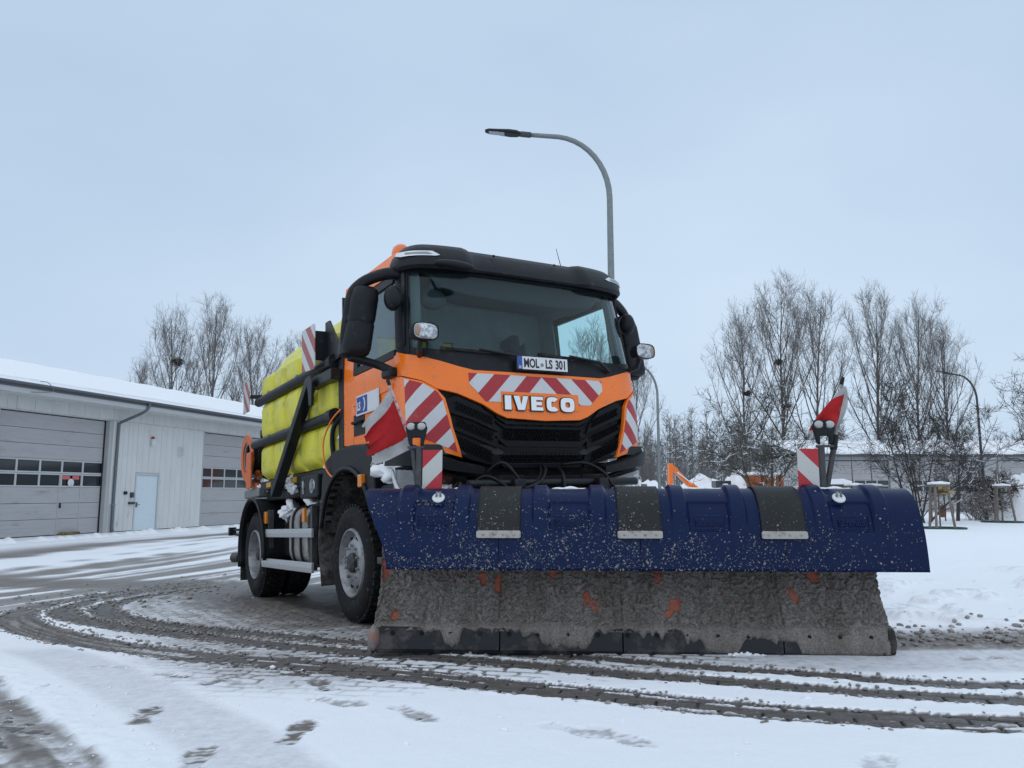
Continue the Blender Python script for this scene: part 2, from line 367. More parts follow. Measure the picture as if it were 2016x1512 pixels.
def ground_fields(X, Y):
    n1 = fbm(X * 3, Y * 3, 4, 1); n2 = fbm(X * 22, Y * 22, 3, 5); n3 = fbm(X * 60, Y * 60, 2, 9); nb = fbm(X * .6, Y * .6, 3, 3)
    th = .013 + .007 * (n1 - .5) + .010 * (nb - .5) + .0025 * (n2 - .5)
    sl = np.full(X.shape, 0.0)
    # lightly trodden sheen in the foreground
    sl += .03 * sst(.5, .75, nb)
    # yard swept by wheels, streaks running along the workshop
    a = X * .267 + Y * .9636; q = X * .9636 - Y * .267
    stk = fbm(q * 1.25 + 3, a * .045, 4, 21); stk2 = fbm(q * 4.2, a * .10, 3, 31)
    yard = sst(9.0, 13.0, Y - .25 * (X + 2)) * (1 - sst(1.0, 4.0, X - .12 * (Y - 9))) * sst(-19.5, -17.5, q)
    ys = sst(.43, .54, stk * .6 + stk2 * .4)
    sl = np.maximum(sl, yard * (.06 + .56 * ys)); th = th * (1 - yard * .7 * ys)
    # snow ridge left along the workshop wall
    # thin, wet snow round the truck
    axis = [(.6, 6.2), (-.86, 5.9), (-2.2, 8.2), (-3.9, 11.4), (-5.0, 13.4)]
    dA, _, _ = pdist(X, Y, axis)
    thin = 1 - sst(1.0, 1.9, dA + .5 * (n1 - .5))
    th = th * (1 - thin) + thin * (.0035 + .010 * (n1 - .5) + .005 * (n2 - .5)); sl = np.maximum(sl, thin * (.17 + .20 * sst(.45, .7, nb) + .25 * sst(.55, .75, n1)))
    # brown slush swung round behind the truck
    br = [(-11, 15.9), (-8.6, 14.9), (-6.4, 13.9), (-5.0, 12.9), (-3.8, 11.6), (-2.9, 9.9), (-1.7, 8.0)]
    dB, _, _ = pdist(X, Y, br)
    bro = 1 - sst(.5, 1.25, dB + .9 * (n1 - .5)); sl = np.maximum(sl, bro * (.62 + .35 * (n2 - .3))); th = th * (1 - bro) + bro * (.006 + .022 * (n2 - .5))
    # ground under the truck: wet slush, darkened further to imitate the truck's shade
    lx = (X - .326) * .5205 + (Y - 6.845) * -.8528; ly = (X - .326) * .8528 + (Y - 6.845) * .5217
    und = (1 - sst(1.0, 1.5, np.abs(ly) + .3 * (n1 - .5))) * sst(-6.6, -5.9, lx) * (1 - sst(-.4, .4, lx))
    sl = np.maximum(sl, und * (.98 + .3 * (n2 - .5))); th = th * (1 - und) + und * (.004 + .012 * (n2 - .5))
    # greyer strip of snow in front of the plough
    st = sst(4.62, 4.8, Y) * (1 - sst(5.25, 5.5, Y)) * sst(-.6, .6, X) * (1 - sst(3.2, 4.0, X + .8 * (n1 - .5)))
    th = th * (1 - st) + st * (.010 + .005 * (n1 - .5)); sl = np.maximum(sl, st * (.22 + .2 * (n2 - .5)))
    # slush bank at the right end of the blade
    bk = sst(5.20, 5.32, Y + .10 * (n1 - .5)) * (1 - sst(5.55, 6.15, Y + .3 * (n2 - .5))) * sst(2.2, 2.5, X)
    sl = np.maximum(sl, bk * (.55 + .5 * (n2 - .4))); th = th * (1 - bk) + bk * (.012 + .07 * np.maximum(n2 - .45, 0) + .05 * np.maximum(n1 - .5, 0))
    lump = sst(.60, .72, fbm(X * 2.2, Y * 2.2, 3, 41)) * sst(5.9, 6.3, Y) * (1 - sst(9, 12, Y)) * sst(2.4, 3.0, X)
    th = th + lump * .06; sl = np.maximum(sl, lump * .18 * (n2 > .5))
    # field of untouched deeper snow on the right
    fld = sst(8, 14, Y) * sst(2, 6, X - .1 * Y); th = th + fld * (.05 + .10 * (nb - .5))
    # old wheel trace bottom left
    dD, aD, sD = pdist(X, Y, [(-6.0, 8.4), (-4.4, 6.4), (-2.98, 4.81), (-2.49, 4.27), (-2.07, 3.8), (-1.59, 3.25), (-.9, 2.3), (.2, 1.0)])
    inD = sst(-.04, .05, sD + .10 * (n1 - .5)) * (1 - sst(4.9, 5.6, Y)) * (1 - sst(.75, .95, sD))
    strD = fbm(aD * 2.2, sD * 22, 3, 51)
    sl = np.maximum(sl, inD * (.50 + .7 * (strD - .5) + .5 * (n2 - .5))); th = th * (1 - inD) + inD * (.000 + .018 * (strD - .40) + .014 * (n2 - .5))
    pale = sst(-.75, -.62, sD) * (1 - sst(-.36, -.2, sD)) * (1 - sst(6.0, 6.8, Y)); sl = np.maximum(sl, pale * (.17 + .12 * (n2 - .5))); th = th - pale * .005
    bro2 = sst(-.22, -.1, sD) * (1 - sst(-.02, .02, sD)) * (1 - sst(5.5, 6.5, Y)); th = th + bro2 * .010 * np.maximum(n2 - .35, 0) * 3
    # the three wheel tracks
    trk = np.zeros(X.shape)
    for nm, hw0, hw1 in (('A', .150, .21), ('B', .112, .18), ('C', .100, .17)):
        d, s, sg = pdist(X, Y, TR[nm]); hw = hw0 + (hw1 - hw0) * sst(4.5, 10, s)
        ed = d + .030 * (n1 - .5) + .016 * (n2 - .5)
        inn = 1 - sst(hw - .012, hw + .010, ed)
        far = sst(6.0, 9.5, s)
        if nm == 'A':
            ln = fbm(s * .8, sg * 40, 3, 61); tt = -.010 + .030 * np.maximum(ln - .50, 0) * 2 + .008 * (n2 - .5) + .006 * far
            ss = .92 - .75 * sst(.52, .68, ln) * (1 - .5 * far) + .25 * (n2 - .5)
        else:
            lug = .5 + .5 * np.cos(2 * np.pi * (s / .145 + .25 * np.sign(sg)))
            edge = sst(.45, .95, d / hw)
            lg = sst(.80, .97, lug) * sst(.78, .95, d / hw)
            tt = -.012 + .016 * lg * (n2 > .40) + .006 * (n2 - .5) + far * (.008 + .020 * (n2 - .5)); ss = .97 - .35 * lg + .16 * (n2 - .5)
            ss = ss - .10 * far
        th = th * (1 - inn) + inn * tt; sl = np.where(inn > .5, ss, sl); trk = np.maximum(trk, inn)
        ridge = np.exp(-((d - hw - .02) / .022) ** 2) * (1 - inn); th = th + ridge * .007 * np.maximum(n2 - .35, 0) * 2
    # boot prints
    for fx, fy, an, kk in FEET:
        ca, sa = math.cos(an), math.sin(an); u = (X - fx) * ca + (Y - fy) * sa; v = -(X - fx) * sa + (Y - fy) * ca
        sole = ((u - .065) / .115) ** 2 + (v / .064) ** 2; heel = ((u + .125) / .062) ** 2 + (v / .052) ** 2; arch = ((u + .04) / .07) ** 2 + (v / .034) ** 2
        m = 1 - sst(.80, 1.12, np.minimum(np.minimum(sole, heel), arch) + .9 * (n2 - .5) + .5 * (n3 - .5))
        cl = (n2 + .10 * np.cos(u / .045 * 2 * np.pi + 4 * n1) > .44)
        th = th * (1 - m) + m * (.004 - .003 * cl * kk + .004 * (n2 - .5)); sl = np.maximum(sl, m * kk * (.26 + .44 * cl * (n2 > .36)))
        rim = np.exp(-((np.sqrt(np.minimum(sole, heel)) - 1.15) / .12) ** 2); th = th + rim * .003 * (1 - m)
    # paving joints showing through the thin snow
    pu, pv = pav_uv(X, Y); row = np.floor(pv / PV); uu = pu + PU * .5 * np.mod(row, 2)
    jd = np.minimum(np.minimum(np.mod(uu, PU), PU - np.mod(uu, PU)), np.minimum(np.mod(pv, PV), PV - np.mod(pv, PV)))
    jt = (1 - sst(.006, .018, jd)) * thin * (1 - trk) * (n1 > .36)
    sl = np.maximum(sl, .85 * jt); th = th - .008 * jt
    jt2 = (1 - sst(.005, .014, jd)) * trk; th = th - .02 * jt2; sl = np.maximum(sl, jt2)
    fa = sst(25, 60, np.hypot(X, Y)); th = th * (1 - fa) + .05 * fa
    return th, np.clip(sl, 0, 1), trk
FEET = [(-1.75, 3.97, 1.75, 1.0), (-1.03, 4.48, 2.05, 1.0), (-.93, 3.62, 1.55, 1.0), (-1.24, 3.28, 1.7, .9), (-1.64, 4.72, 1.2, .85), (-.86, 4.10, -.55, .55), (-.46, 3.86, -.9, .55), (.28, 3.58, -.6, .42), (.46, 3.50, -.9, .48), (-1.98, 4.84, -.55, .5), (2.89, 5.06, .1, .6), (3.15, 4.95, .6, .6), (-1.22, 4.52, .3, .4), (-2.5, 5.2, -.3, .4), (-1.55, 4.62, -.4, .5), (1.35, 3.12, .9, .35), (-2.0, 3.55, 1.6, .5)]
TH, SLU, TRK = ground_fields(X, Y)
Z = g(X, Y) + TH
ny, nx = X.shape
idx = np.arange(nx * ny).reshape(ny, nx)
F = np.stack([idx[:-1, :-1], idx[:-1, 1:], idx[1:, 1:], idx[1:, :-1]], -1).reshape(-1, 4)
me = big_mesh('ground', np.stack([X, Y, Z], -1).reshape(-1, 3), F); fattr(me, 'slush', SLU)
def ground_mat():
    m = bpy.data.materials.new('snow_and_slush'); m.use_nodes = True; t = m.node_tree; lk = t.links.new; b = t.nodes['Principled BSDF']
    at = t.nodes.new('ShaderNodeAttribute'); at.attribute_name = 'slush'; tc = t.nodes.new('ShaderNodeTexCoord')
    def noise(s, d=6, r=.6):
        n = t.nodes.new('ShaderNodeTexNoise'); n.inputs['Scale'].default_value = s; n.inputs['Detail'].default_value = d; n.inputs['Roughness'].default_value = r; lk(tc.outputs['Object'], n.inputs['Vector']); return n.outputs[0]
    nn = noise(26, 8, .65)
    am = t.nodes.new('ShaderNodeMapRange'); am.inputs[1].default_value = .04; am.inputs[2].default_value = .3; am.inputs[3].default_value = .04; am.inputs[4].default_value = .45; lk(at.outputs['Fac'], am.inputs[0])
    sb = t.nodes.new('ShaderNodeMath'); sb.operation = 'SUBTRACT'; lk(nn, sb.inputs[0]); sb.inputs[1].default_value = .5
    ad = t.nodes.new('ShaderNodeMath'); ad.operation = 'MULTIPLY_ADD'; lk(sb.outputs[0], ad.inputs[0]); lk(am.outputs[0], ad.inputs[1]); lk(at.outputs['Fac'], ad.inputs[2])
    cr = t.nodes.new('ShaderNodeValToRGB'); e = cr.color_ramp.elements
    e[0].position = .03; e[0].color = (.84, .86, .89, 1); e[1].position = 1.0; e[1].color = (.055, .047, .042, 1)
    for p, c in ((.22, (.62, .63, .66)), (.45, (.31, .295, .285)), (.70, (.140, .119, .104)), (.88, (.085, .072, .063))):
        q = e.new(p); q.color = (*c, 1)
    lk(ad.outputs[0], cr.inputs[0]); lk(cr.outputs[0], b.inputs['Base Color'])
    rr = t.nodes.new('ShaderNodeMapRange'); rr.inputs[1].default_value = .1; rr.inputs[2].default_value = .8; rr.inputs[3].default_value = .75; rr.inputs[4].default_value = .42; lk(at.outputs['Fac'], rr.inputs[0]); lk(rr.outputs[0], b.inputs['Roughness'])
    b1 = t.nodes.new('ShaderNodeBump'); b1.inputs['Strength'].default_value = .55; b1.inputs['Distance'].default_value = .012; lk(noise(55, 8, .7), b1.inputs['Height'])
    b2 = t.nodes.new('ShaderNodeBump'); b2.inputs['Strength'].default_value = .25; b2.inputs['Distance'].default_value = .05; lk(noise(5, 4, .5), b2.inputs['Height']); lk(b2.outputs[0], b1.inputs['Normal']); lk(b1.outputs[0], b.inputs['Normal'])
    b.inputs['Subsurface Weight'].default_value = 0.0
    return m
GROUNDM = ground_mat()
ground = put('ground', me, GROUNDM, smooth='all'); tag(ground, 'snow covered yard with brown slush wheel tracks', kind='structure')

# ---- paving blocks: those bare in the wheel tracks are pieces of their own, the others one sheet of blocks
PAVER = M('concrete_paver', (.118, .103, .092), .45, col2=(.068, .060, .055), vs=14, bump=.5, bs=90, rvar=.15)
hx, hy = PU / 2 - .006, PV / 2 - .006
pv_v = [(-hx, -hy, -.06), (hx, -hy, -.06), (hx, hy, -.06), (-hx, hy, -.06), (-hx, -hy, -.006), (hx, -hy, -.006), (hx, hy, -.006), (-hx, hy, -.006),
        (-hx + .006, -hy + .006, 0), (hx - .006, -hy + .006, 0), (hx - .006, hy - .006, 0), (-hx + .006, hy - .006, 0)]
pv_f = [(0, 1, 5, 4), (1, 2, 6, 5), (2, 3, 7, 6), (3, 0, 4, 7), (4, 5, 9, 8), (5, 6, 10, 9), (6, 7, 11, 10), (7, 4, 8, 11), (8, 9, 10, 11)]
pave_me = mesh_from('paver', pv_v, pv_f); pave_me.materials.append(PAVER)
cells = []
us, vs_ = pav_uv(np.array([PX0, PX1, PX0, PX1]), np.array([PY0, PY0, PY1, PY1]))
for r in range(int(vs_.min() / PV) - 1, int(vs_.max() / PV) + 2):
    for c in range(int(us.min() / PU) - 2, int(us.max() / PU) + 2):
        u = (c + .5) * PU - PU * .5 * (r % 2); v = (r + .5) * PV; x, y = pav_xy(u, v)
        if PX0 < x < PX1 and PY0 < y < PY1: cells.append((x, y))
cells = np.array(cells); _, _, ctrk = ground_fields(cells[:, 0], cells[:, 1])
px_ = 1008 + 1560 * cells[:, 0] / cells[:, 1]
score = np.where((ctrk > .5) & (px_ > -20) & (px_ < 2030), 10, 0) - cells[:, 1] - np.where((cells[:, 1] > 5.35) & (cells[:, 0] > -.9), 8, 0)
order = np.argsort(-score); zc = g(cells[:, 0], cells[:, 1]) + rng.uniform(-.004, .003, len(cells))
gxx = (g(cells[:, 0] + .1, cells[:, 1]) - g(cells[:, 0] - .1, cells[:, 1])) / .2; gyy = (g(cells[:, 0], cells[:, 1] + .1) - g(cells[:, 0], cells[:, 1] - .1)) / .2
for i in order[:300]:
    o = bpy.data.objects.new('paver', pave_me); o.location = (cells[i, 0], cells[i, 1], zc[i]); o.rotation_euler = (math.atan(gyy[i]), -math.atan(gxx[i]), PAV_A + rng.uniform(-.02, .02)); link(o, ground)
rest = order[300:]; Vp = np.array(pv_v); ca, sa = pca, psa
VV = np.empty((len(rest), 12, 3)); VV[:, :, 0] = cells[rest, 0][:, None] + Vp[:, 0] * ca - Vp[:, 1] * sa; VV[:, :, 1] = cells[rest, 1][:, None] + Vp[:, 0] * sa + Vp[:, 1] * ca
VV[:, :, 2] = zc[rest][:, None] + Vp[:, 2] + (VV[:, :, 0] - cells[rest, 0][:, None]) * gxx[rest][:, None] + (VV[:, :, 1] - cells[rest, 1][:, None]) * gyy[rest][:, None]
FF = (np.array(pv_f)[None] + (np.arange(len(rest)) * 12)[:, None, None]).reshape(-1, 4)
po = put('paving_blocks', big_mesh('paving_blocks', VV.reshape(-1, 3), FF), PAVER, ground); tag(po, kind='stuff')

# ---- clods of slush thrown up by the tyres
def clods(name, pts, sizes, mat, label):
    ico = bmesh.new(); bmesh.ops.create_icosphere(ico, subdivisions=1, radius=1); iv = np.array([v.co[:] for v in ico.verts]); jf = np.array([[v.index for v in f.verts] for f in ico.faces]); ico.free()
    n = len(pts); k = len(iv); J = 1 + .45 * (rng.random((n, k)) - .5)
    sc = np.stack([sizes * rng.uniform(.8, 1.6, n), sizes * rng.uniform(.7, 1.2, n), sizes * rng.uniform(.45, .8, n)], -1); th = rng.uniform(0, 6.28, n)
    P = iv[None] * J[..., None] * sc[:, None, :]; c, s = np.cos(th)[:, None], np.sin(th)[:, None]
    Q = np.stack([P[..., 0] * c - P[..., 1] * s, P[..., 0] * s + P[..., 1] * c, P[..., 2]], -1) + pts[:, None, :]
    o = put(name, big_mesh(name, Q.reshape(-1, 3), (jf[None] + (np.arange(n) * k)[:, None, None]).reshape(-1, 3)), mat); tag(o, label, name.replace('_', ' '), kind='stuff'); return o
def along(P, n, off):
    P = np.asarray(P); s = np.concatenate([[0], np.cumsum(np.hypot(*np.diff(P, axis=0).T))]); q = rng.uniform(0, s[-1], n)
    x = np.interp(q, s, P[:, 0]); y = np.interp(q, s, P[:, 1]); dx = np.interp(q + .05, s, P[:, 0]) - np.interp(q - .05, s, P[:, 0]); dy = np.interp(q + .05, s, P[:, 1]) - np.interp(q - .05, s, P[:, 1]); l = np.hypot(dx, dy) + 1e-9
    return x - dy / l * off, y + dx / l * off, q
pts = []; szs = []
for nm, hw in (('A', .15), ('B', .115), ('C', .105)):
    for sgn in (-1, 1):
        x, y, q = along(TR[nm], 420, 0); k = hw * (1 + .5 * sst(4.5, 10, q)); o = sgn * k * rng.normal(1.0, .16, 420)
        x2, y2, _ = x, y, q
        P = TR[nm]; s = np.concatenate([[0], np.cumsum(np.hypot(*np.diff(P, axis=0).T))])
        dx = np.interp(q + .05, s, P[:, 0]) - np.interp(q - .05, s, P[:, 0]); dy = np.interp(q + .05, s, P[:, 1]) - np.interp(q - .05, s, P[:, 1]); l = np.hypot(dx, dy) + 1e-9
        pts.append(np.stack([x - dy / l * o, y + dx / l * o], -1)); szs.append(rng.uniform(.004, .013, 420) * (1 + .5 * (q > 6)))
n = 500; pts.append(np.stack([rng.uniform(2.4, 5, n), 5.3 + rng.gamma(2, .18, n)], -1)); szs.append(rng.uniform(.006, .028, n))
n = 260; pts.append(np.stack([-5.6 + rng.normal(0, 1.0, n), 11.5 + rng.normal(0, 1.4, n)], -1)); szs.append(rng.uniform(.01, .035, n))
pts = np.concatenate(pts); szs = np.concatenate(szs); tz, _, _ = ground_fields(pts[:, 0], pts[:, 1])
SLUSHM = M('slush_clod', (.17, .148, .132), .6, col2=(.38, .37, .36), vs=9)
clods('slush_clods', np.column_stack([pts, g(pts[:, 0], pts[:, 1]) + np.maximum(tz, 0) + szs * .3]), szs, SLUSHM, 'grey brown slush clods scattered along the wheel tracks')
n = 360; x = np.concatenate([rng.uniform(-3.2, -1.2, 170), rng.uniform(2.5, 6, 150), rng.uniform(-1, 2, 40)]); y = np.concatenate([rng.uniform(3.2, 5.2, 170), rng.uniform(5.6, 9, 150), rng.uniform(3.2, 4.2, 40)])
s = rng.gamma(1.4, .003, n) + .0015; tz, _, _ = ground_fields(x, y)
clods('snow_crumbs', np.column_stack([x, y, g(x, y) + np.maximum(tz, 0) + s * .2]), s, SNOWM, 'small white crumbs of snow lying on the yard')

# ================================================================ WORKSHOP ON THE LEFT
WALLM = M('white_cladding', (.62, .625, .61), .55, var=.08, vs=2, dirt=((.34, .33, .31), .06, 3), stretch=(1, 1, .3))
SECTM = M('garage_door_section', (.41, .405, .41), .5, var=.08, vs=3, dirt=((.28, .26, .25), .12, 2), stretch=(.5, 1, 3))
FRAMEM = M('door_frame_grey', (.48, .49, .495), .45)
PANEM = M('dark_window_pane', (.012, .016, .020), .06, coat=.4)
GUTTM = M('zinc_gutter', (.13, .145, .16), .45, metal=.4)
BLUED = M('pale_blue_door', (.60, .68, .72), .5, var=.05)
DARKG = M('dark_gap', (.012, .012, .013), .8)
REVM = M('reveal_grey', (.40, .41, .41), .6, dirt=((.3, .28, .26), .1, 4))
def garage_door(parent, u0, u1, ztop, y=0.0, wicket=None, nwin=5, z0=0.04, y_in=.22):
    """sectional door: a child empty of its building with sections, window frames and panes"""
    d = empty('garage_door', (0, 0, 0), 0, parent); w = u1 - u0; zw0, zw1 = .402 * ztop, .632 * ztop
    MB().box(u0 - .05, u1 + .05, y_in + .10, y_in + .16, 0, ztop + .03).build('backing', DARKG, d)
    def sect(z0, z1, a=u0, b=u1):
        m = MB(); n = max(3, int((z1 - z0) / .13)); 
        for k in range(n):      # shallow ribs pressed into the sheet
            q0 = z0 + .006 + (z1 - z0 - .012) * k / n; q1 = z0 + .006 + (z1 - z0 - .012) * (k + 1) / n
            m.box(a + .004, b - .004, y_in, y_in + .05, q0 + .003, q1 - .003)
        m.box(a + .004, b - .004, y_in + .006, y_in + .055, z0 + .006, z1 - .006)
        return m.build('door_section', SECTM, d)
    lowz = np.linspace(z0, zw0, 4); hiz = np.linspace(zw1, ztop - .02, 4)
    cuts = [(u0, u1)] if not wicket else [(u0, wicket[0]), wicket, (wicket[1], u1)]
    for a, b in cuts:
        for i in range(3): sect(lowz[i], lowz[i + 1], a, b)
    for i in range(3): sect(hiz[i], hiz[i + 1])
    zm = (zw0 + zw1) / 2
    for r, (a, b) in enumerate(((zw0, zm), (zm, zw1))):
        fr = MB(); fr.box(u0 + .004, u1 - .004, y_in - .004, y_in + .05, a + .006, a + .055); fr.box(u0 + .004, u1 - .004, y_in - .004, y_in + .05, b - .055, b - .006)
        for k in range(nwin + 1):
            c = u0 + w * k / nwin; fr.box(max(u0 + .004, c - .035), min(u1 - .004, c + .035), y_in - .002, y_in + .048, a + .055, b - .055)
        fr.build('window_frame', FRAMEM, d)
        for k in range(nwin):
            MB().box(u0 + w * k / nwin + .03, u0 + w * (k + 1) / nwin - .03, y_in + .022, y_in + .034, a + .05, b - .05).build('pane', PANEM, d)
    if wicket:
        MB().box(wicket[0] + .06, wicket[0] + .10, y_in - .05, y_in, .95, 1.12).build('door_handle', DARKG, d)
        m = MB(); m.box(wicket[0] - .02, wicket[0] + .012, y_in - .012, y_in + .01, z0, zw0 + .45); m.box(wicket[1] - .012, wicket[1] + .02, y_in - .012, y_in + .01, z0, zw0 + .45); m.build('wicket_frame', REVM, d)
    return d
BYAW = rad(90 - 15.5)
ws = empty('workshop_building', (-15.03, 29.76, 0), BYAW); tag(ws, 'long low white clad workshop with sectional garage doors and snowy roof', 'building')
def wall_box(name, u0, u1, z0, z1, y0=0, y1=.25, mat=WALLM, bevel=0): return MB().box(u0, u1, y0, y1, z0, z1).build(name, mat, ws, bevel=bevel)
G1 = (-4.75, -.12); G2 = (5.45, 10.1); G3 = (-10.6, -5.6); G4 = (10.9, 15.6)
for i, (a, b) in enumerate((G1, G2, G3, G4)):
    garage_door(ws, a, b, 4.16, wicket=((-2.05, -1.1) if i == 0 else None), nwin=5)
# vertical cladding panels between and above the doors
def panels(u0, u1, z0, z1, n, y0=0.0):
    for k in range(n):
        a = u0 + (u1 - u0) * k / n; b = u0 + (u1 - u0) * (k + 1) / n
        m = MB(); m.box(a + .006, b - .006, y0, y0 + .06, z0, z1)
        for q in (.5,): m.box(a + (b - a) * q - .012, a + (b - a) * q + .012, y0 - .006, y0, z0 + .01, z1 - .01)
        m.build('cladding_panel', WALLM, ws)
wall_box('wall_core', -12, 22, 4.17, 5.2, .07, .3); wall_box('wall_core', .36, 5.40, .0, 4.17, .07, .3, DARKG); wall_box('wall_core', -12, -10.7, 0, 4.17, .07, .3); wall_box('wall_core', 15.7, 22, 0, 4.17, .07, .3)
panels(-12, 22, 4.20, 4.75, 48)
panels(.36, 1.36, .05, 4.19, 2); panels(1.36, 2.70, 2.27, 4.19, 2); panels(2.70, 5.36, .05, 4.19, 4); panels(15.8, 22, .05, 4.19, 8)
wall_box('door_reveal', -.12, .04, 0, 4.19, .02, .34, REVM); wall_box('pier', .04, .36, 0, 4.19, -.03, .30, WALLM, .01)
wall_box('pier', -5.6, -4.82, 0, 4.19, -.03, .30, WALLM, .01); wall_box('pier', 10.15, 10.85, 0, 4.19, -.03, .30, WALLM, .01); wall_box('door_reveal', 5.36, 5.44, 0, 4.19, .0, .34, REVM)
wall_box('recess_shade', -.17, -.122, .03, 4.16, .19, .24, DARKG); wall_box('recess_shade', -4.75, -4.70, .03, 4.16, .19, .216, DARKG)  # dark strips standing in for the shade in the door recess
wall_box('plinth', .05, .37, 0, 1.05, -.045, -.032, REVM)
sd_ = empty('side_door', (0, 0, 0), 0, ws)
MB().box(1.42, 2.64, .03, .08, .04, 2.18).build('door_leaf', BLUED, sd_, bevel=.004)
m = MB(); m.box(1.36, 1.42, -.02, .09, .0, 2.26); m.box(2.64, 2.72, -.02, .09, 0, 2.26); m.box(1.42, 2.64, -.02, .09, 2.18, 2.26); m.build('door_frame', FRAMEM, sd_)
m = MB(); m.bar((1.50, -.03, 1.03), (1.66, -.03, 1.03), .025, .025); m.box(1.49, 1.53, -.03, .03, .93, 1.12); m.build('door_handle', STEEL, sd_)
MB().box(1.05, 1.32, -.10, 0, 1.05, 1.14).build('lock_housing', POSTG, ws, bevel=.01); MB().box(1.12, 1.26, -.08, 0, 1.3, 1.5).build('key_box', POSTG, ws, bevel=.01)
MB().box(.78, .94, -.05, 0, 1.42, 1.54).build('switch_box', DARKG, ws, bevel=.008)
m = MB(); m.box(2.05, 2.22, -.12, -.0, 3.35, 3.62); al = m.build('alarm_siren', WHITEP, ws, bevel=.01); MB().ball((2.135, -.06, 3.66), (.075, .06, .07)).build('red_cap', M('red_plastic', (.4, .01, .02), .3), al, smooth='all')
m = MB(); m.box(3.75, 4.05, -.06, 0, 3.0, 3.4); v_ = m.build('vent', WHITEP, ws, bevel=.006)
m = MB(); [m.box(3.78, 4.02, -.075, -.062, 3.05 + .05 * k, 3.07 + .05 * k) for k in range(7)]; m.build('louvre', REVM, v_)
m = MB(); m.box(-1.95, -1.2, .0, .16, .03, .12); m.build('sill_block', M('hazard_sill', (.35, .25, .05), .6, col2=(.03, .03, .03), vs=2), ws)
WSIGN = M('notice_red', (.55, .12, .12), .5); 
m = MB(); m.box(-1.95, -1.62, .205, .212, 1.95, 2.08); m.box(-1.5, -1.2, .205, .212, 1.95, 2.08); m.build('notice_sticker', WSIGN, ws)
m = MB(); m.lathe([(0.0, 0), (.14, 0), (.14, .006)], (-1.56, .206, 1.84), (0, -1, 0), 20); m.build('round_sticker', WHITEP, ws)
# eaves, gutter, downpipe, roof with its snow
MB().box(-12.6, 22.6, -.95, .25, 4.62, 4.70).build('soffit', WALLM, ws); MB().box(-12.6, 22.6, -.99, -.953, 4.60, 4.86).build('fascia', FRAMEM, ws, bevel=.004)
m = MB(); prof = [(math.cos(t) * .085, math.sin(t) * .085) for t in np.linspace(math.pi, 2 * math.pi, 9)]
m.grid(lambda u, w: (u, -1.085 + prof[int(w)][0], 4.93 + prof[int(w)][1]), [-12.6, 22.6], range(9)); gt = m.build('gutter', GUTTM, ws, smooth='all')
md = gt.modifiers.new('thick', 'SOLIDIFY'); md.thickness = .012
m = MB(); m.tube(catmull([(.62, -1.06, 4.88), (.60, -1.06, 4.70), (.5, -.9, 4.5), (.30, -.35, 4.22), (.24, -.12, 4.1), (.22, -.09, 3.9), (.20, -.09, 2.0), (.20, -.09, .25), (.22, -.14, .06)], 5), .055, 10); m.build('downpipe', GUTTM, ws, smooth='all')
for z in (1.05, 2.4): MB().lathe([(.062, -.03), (.07, -.03), (.07, .03), (.062, .03)], (.20, -.09, z), (0, 0, 1), 12).build('pipe_bracket', STEEL, ws)
RIDGE_Y, RIDGE_Z = 10.2, 7.55
m = MB(); m.prism([(-1.02, 4.88), (RIDGE_Y, RIDGE_Z - .1), (RIDGE_Y, RIDGE_Z - .22), (-1.02, 4.76)], lambda a, b, s: (-12.7 if s == 0 else 22.7, a, b)); m.build('roof', M('roof_sheet', (.10, .10, .11), .6), ws)
def roofsnow(u, w):
    y = -1.0 + (RIDGE_Y + 1.0) * w; z = 4.90 + (RIDGE_Z - 4.90 + .02) * w
    h = .13 + .02 * math.sin(u * 1.3) * math.sin(w * 9 + u) + .03 * float(vnoise(np.array(u * 1.7), np.array(w * 14), 3)); 
    if w <= .0345: h = .0
    return (u, y + .05 * float(fbm(np.array(u * 1.4), np.array(.7), 4, 19)) * (1 if w < .06 else 0), z + h)
m = MB(); m.grid(roofsnow, np.linspace(-12.65, 22.65, 160), [.034, .036, .040, .05, .07, .1, .2, .35, .5, .65, .8, .95, 1.0]); m.build('roof_snow', SNOWM, ws, smooth='all')
def eavesnow(u, w):
    n_ = float(fbm(np.array(u * 1.1), np.array(.2), 4, 15)); return (u, -1.13 + .20 * w + .03 * n_, 4.925 + .05 * w + math.sin(w * math.pi) * (.03 + .06 * n_))
m = MB(); m.grid(eavesnow, np.linspace(-12.6, 22.6, 300), np.linspace(0, 1, 6)); m.build('eaves_snow', SNOWM, ws, smooth='all')
m = MB(); m.box(-12.6, 22.6, RIDGE_Y, 20.5, 0, 6.0); m.prism([(RIDGE_Y, RIDGE_Z - .1), (21.5, 4.9), (21.5, 4.7), (RIDGE_Y, RIDGE_Z - .3)], lambda a, b, s: (-12.7 if s == 0 else 22.7, a, b)); m.box(21.7, 21.95, .3, RIDGE_Y, 0, 6.2); m.box(-12.3, -12.0, .3, RIDGE_Y, 0, 6.2); m.build('rear_wall', WALLM, ws)
m = MB(); m.tube(catmull([(-4.3, -.98, 5.05), (-4.2, -1.2, 5.0), (-4.0, -1.2, 4.75), (-4.6, -1.0, 4.66), (-6.0, -.5, 4.6)], 5), .012, 5); m.build('lightning_wire', STEEL, ws)
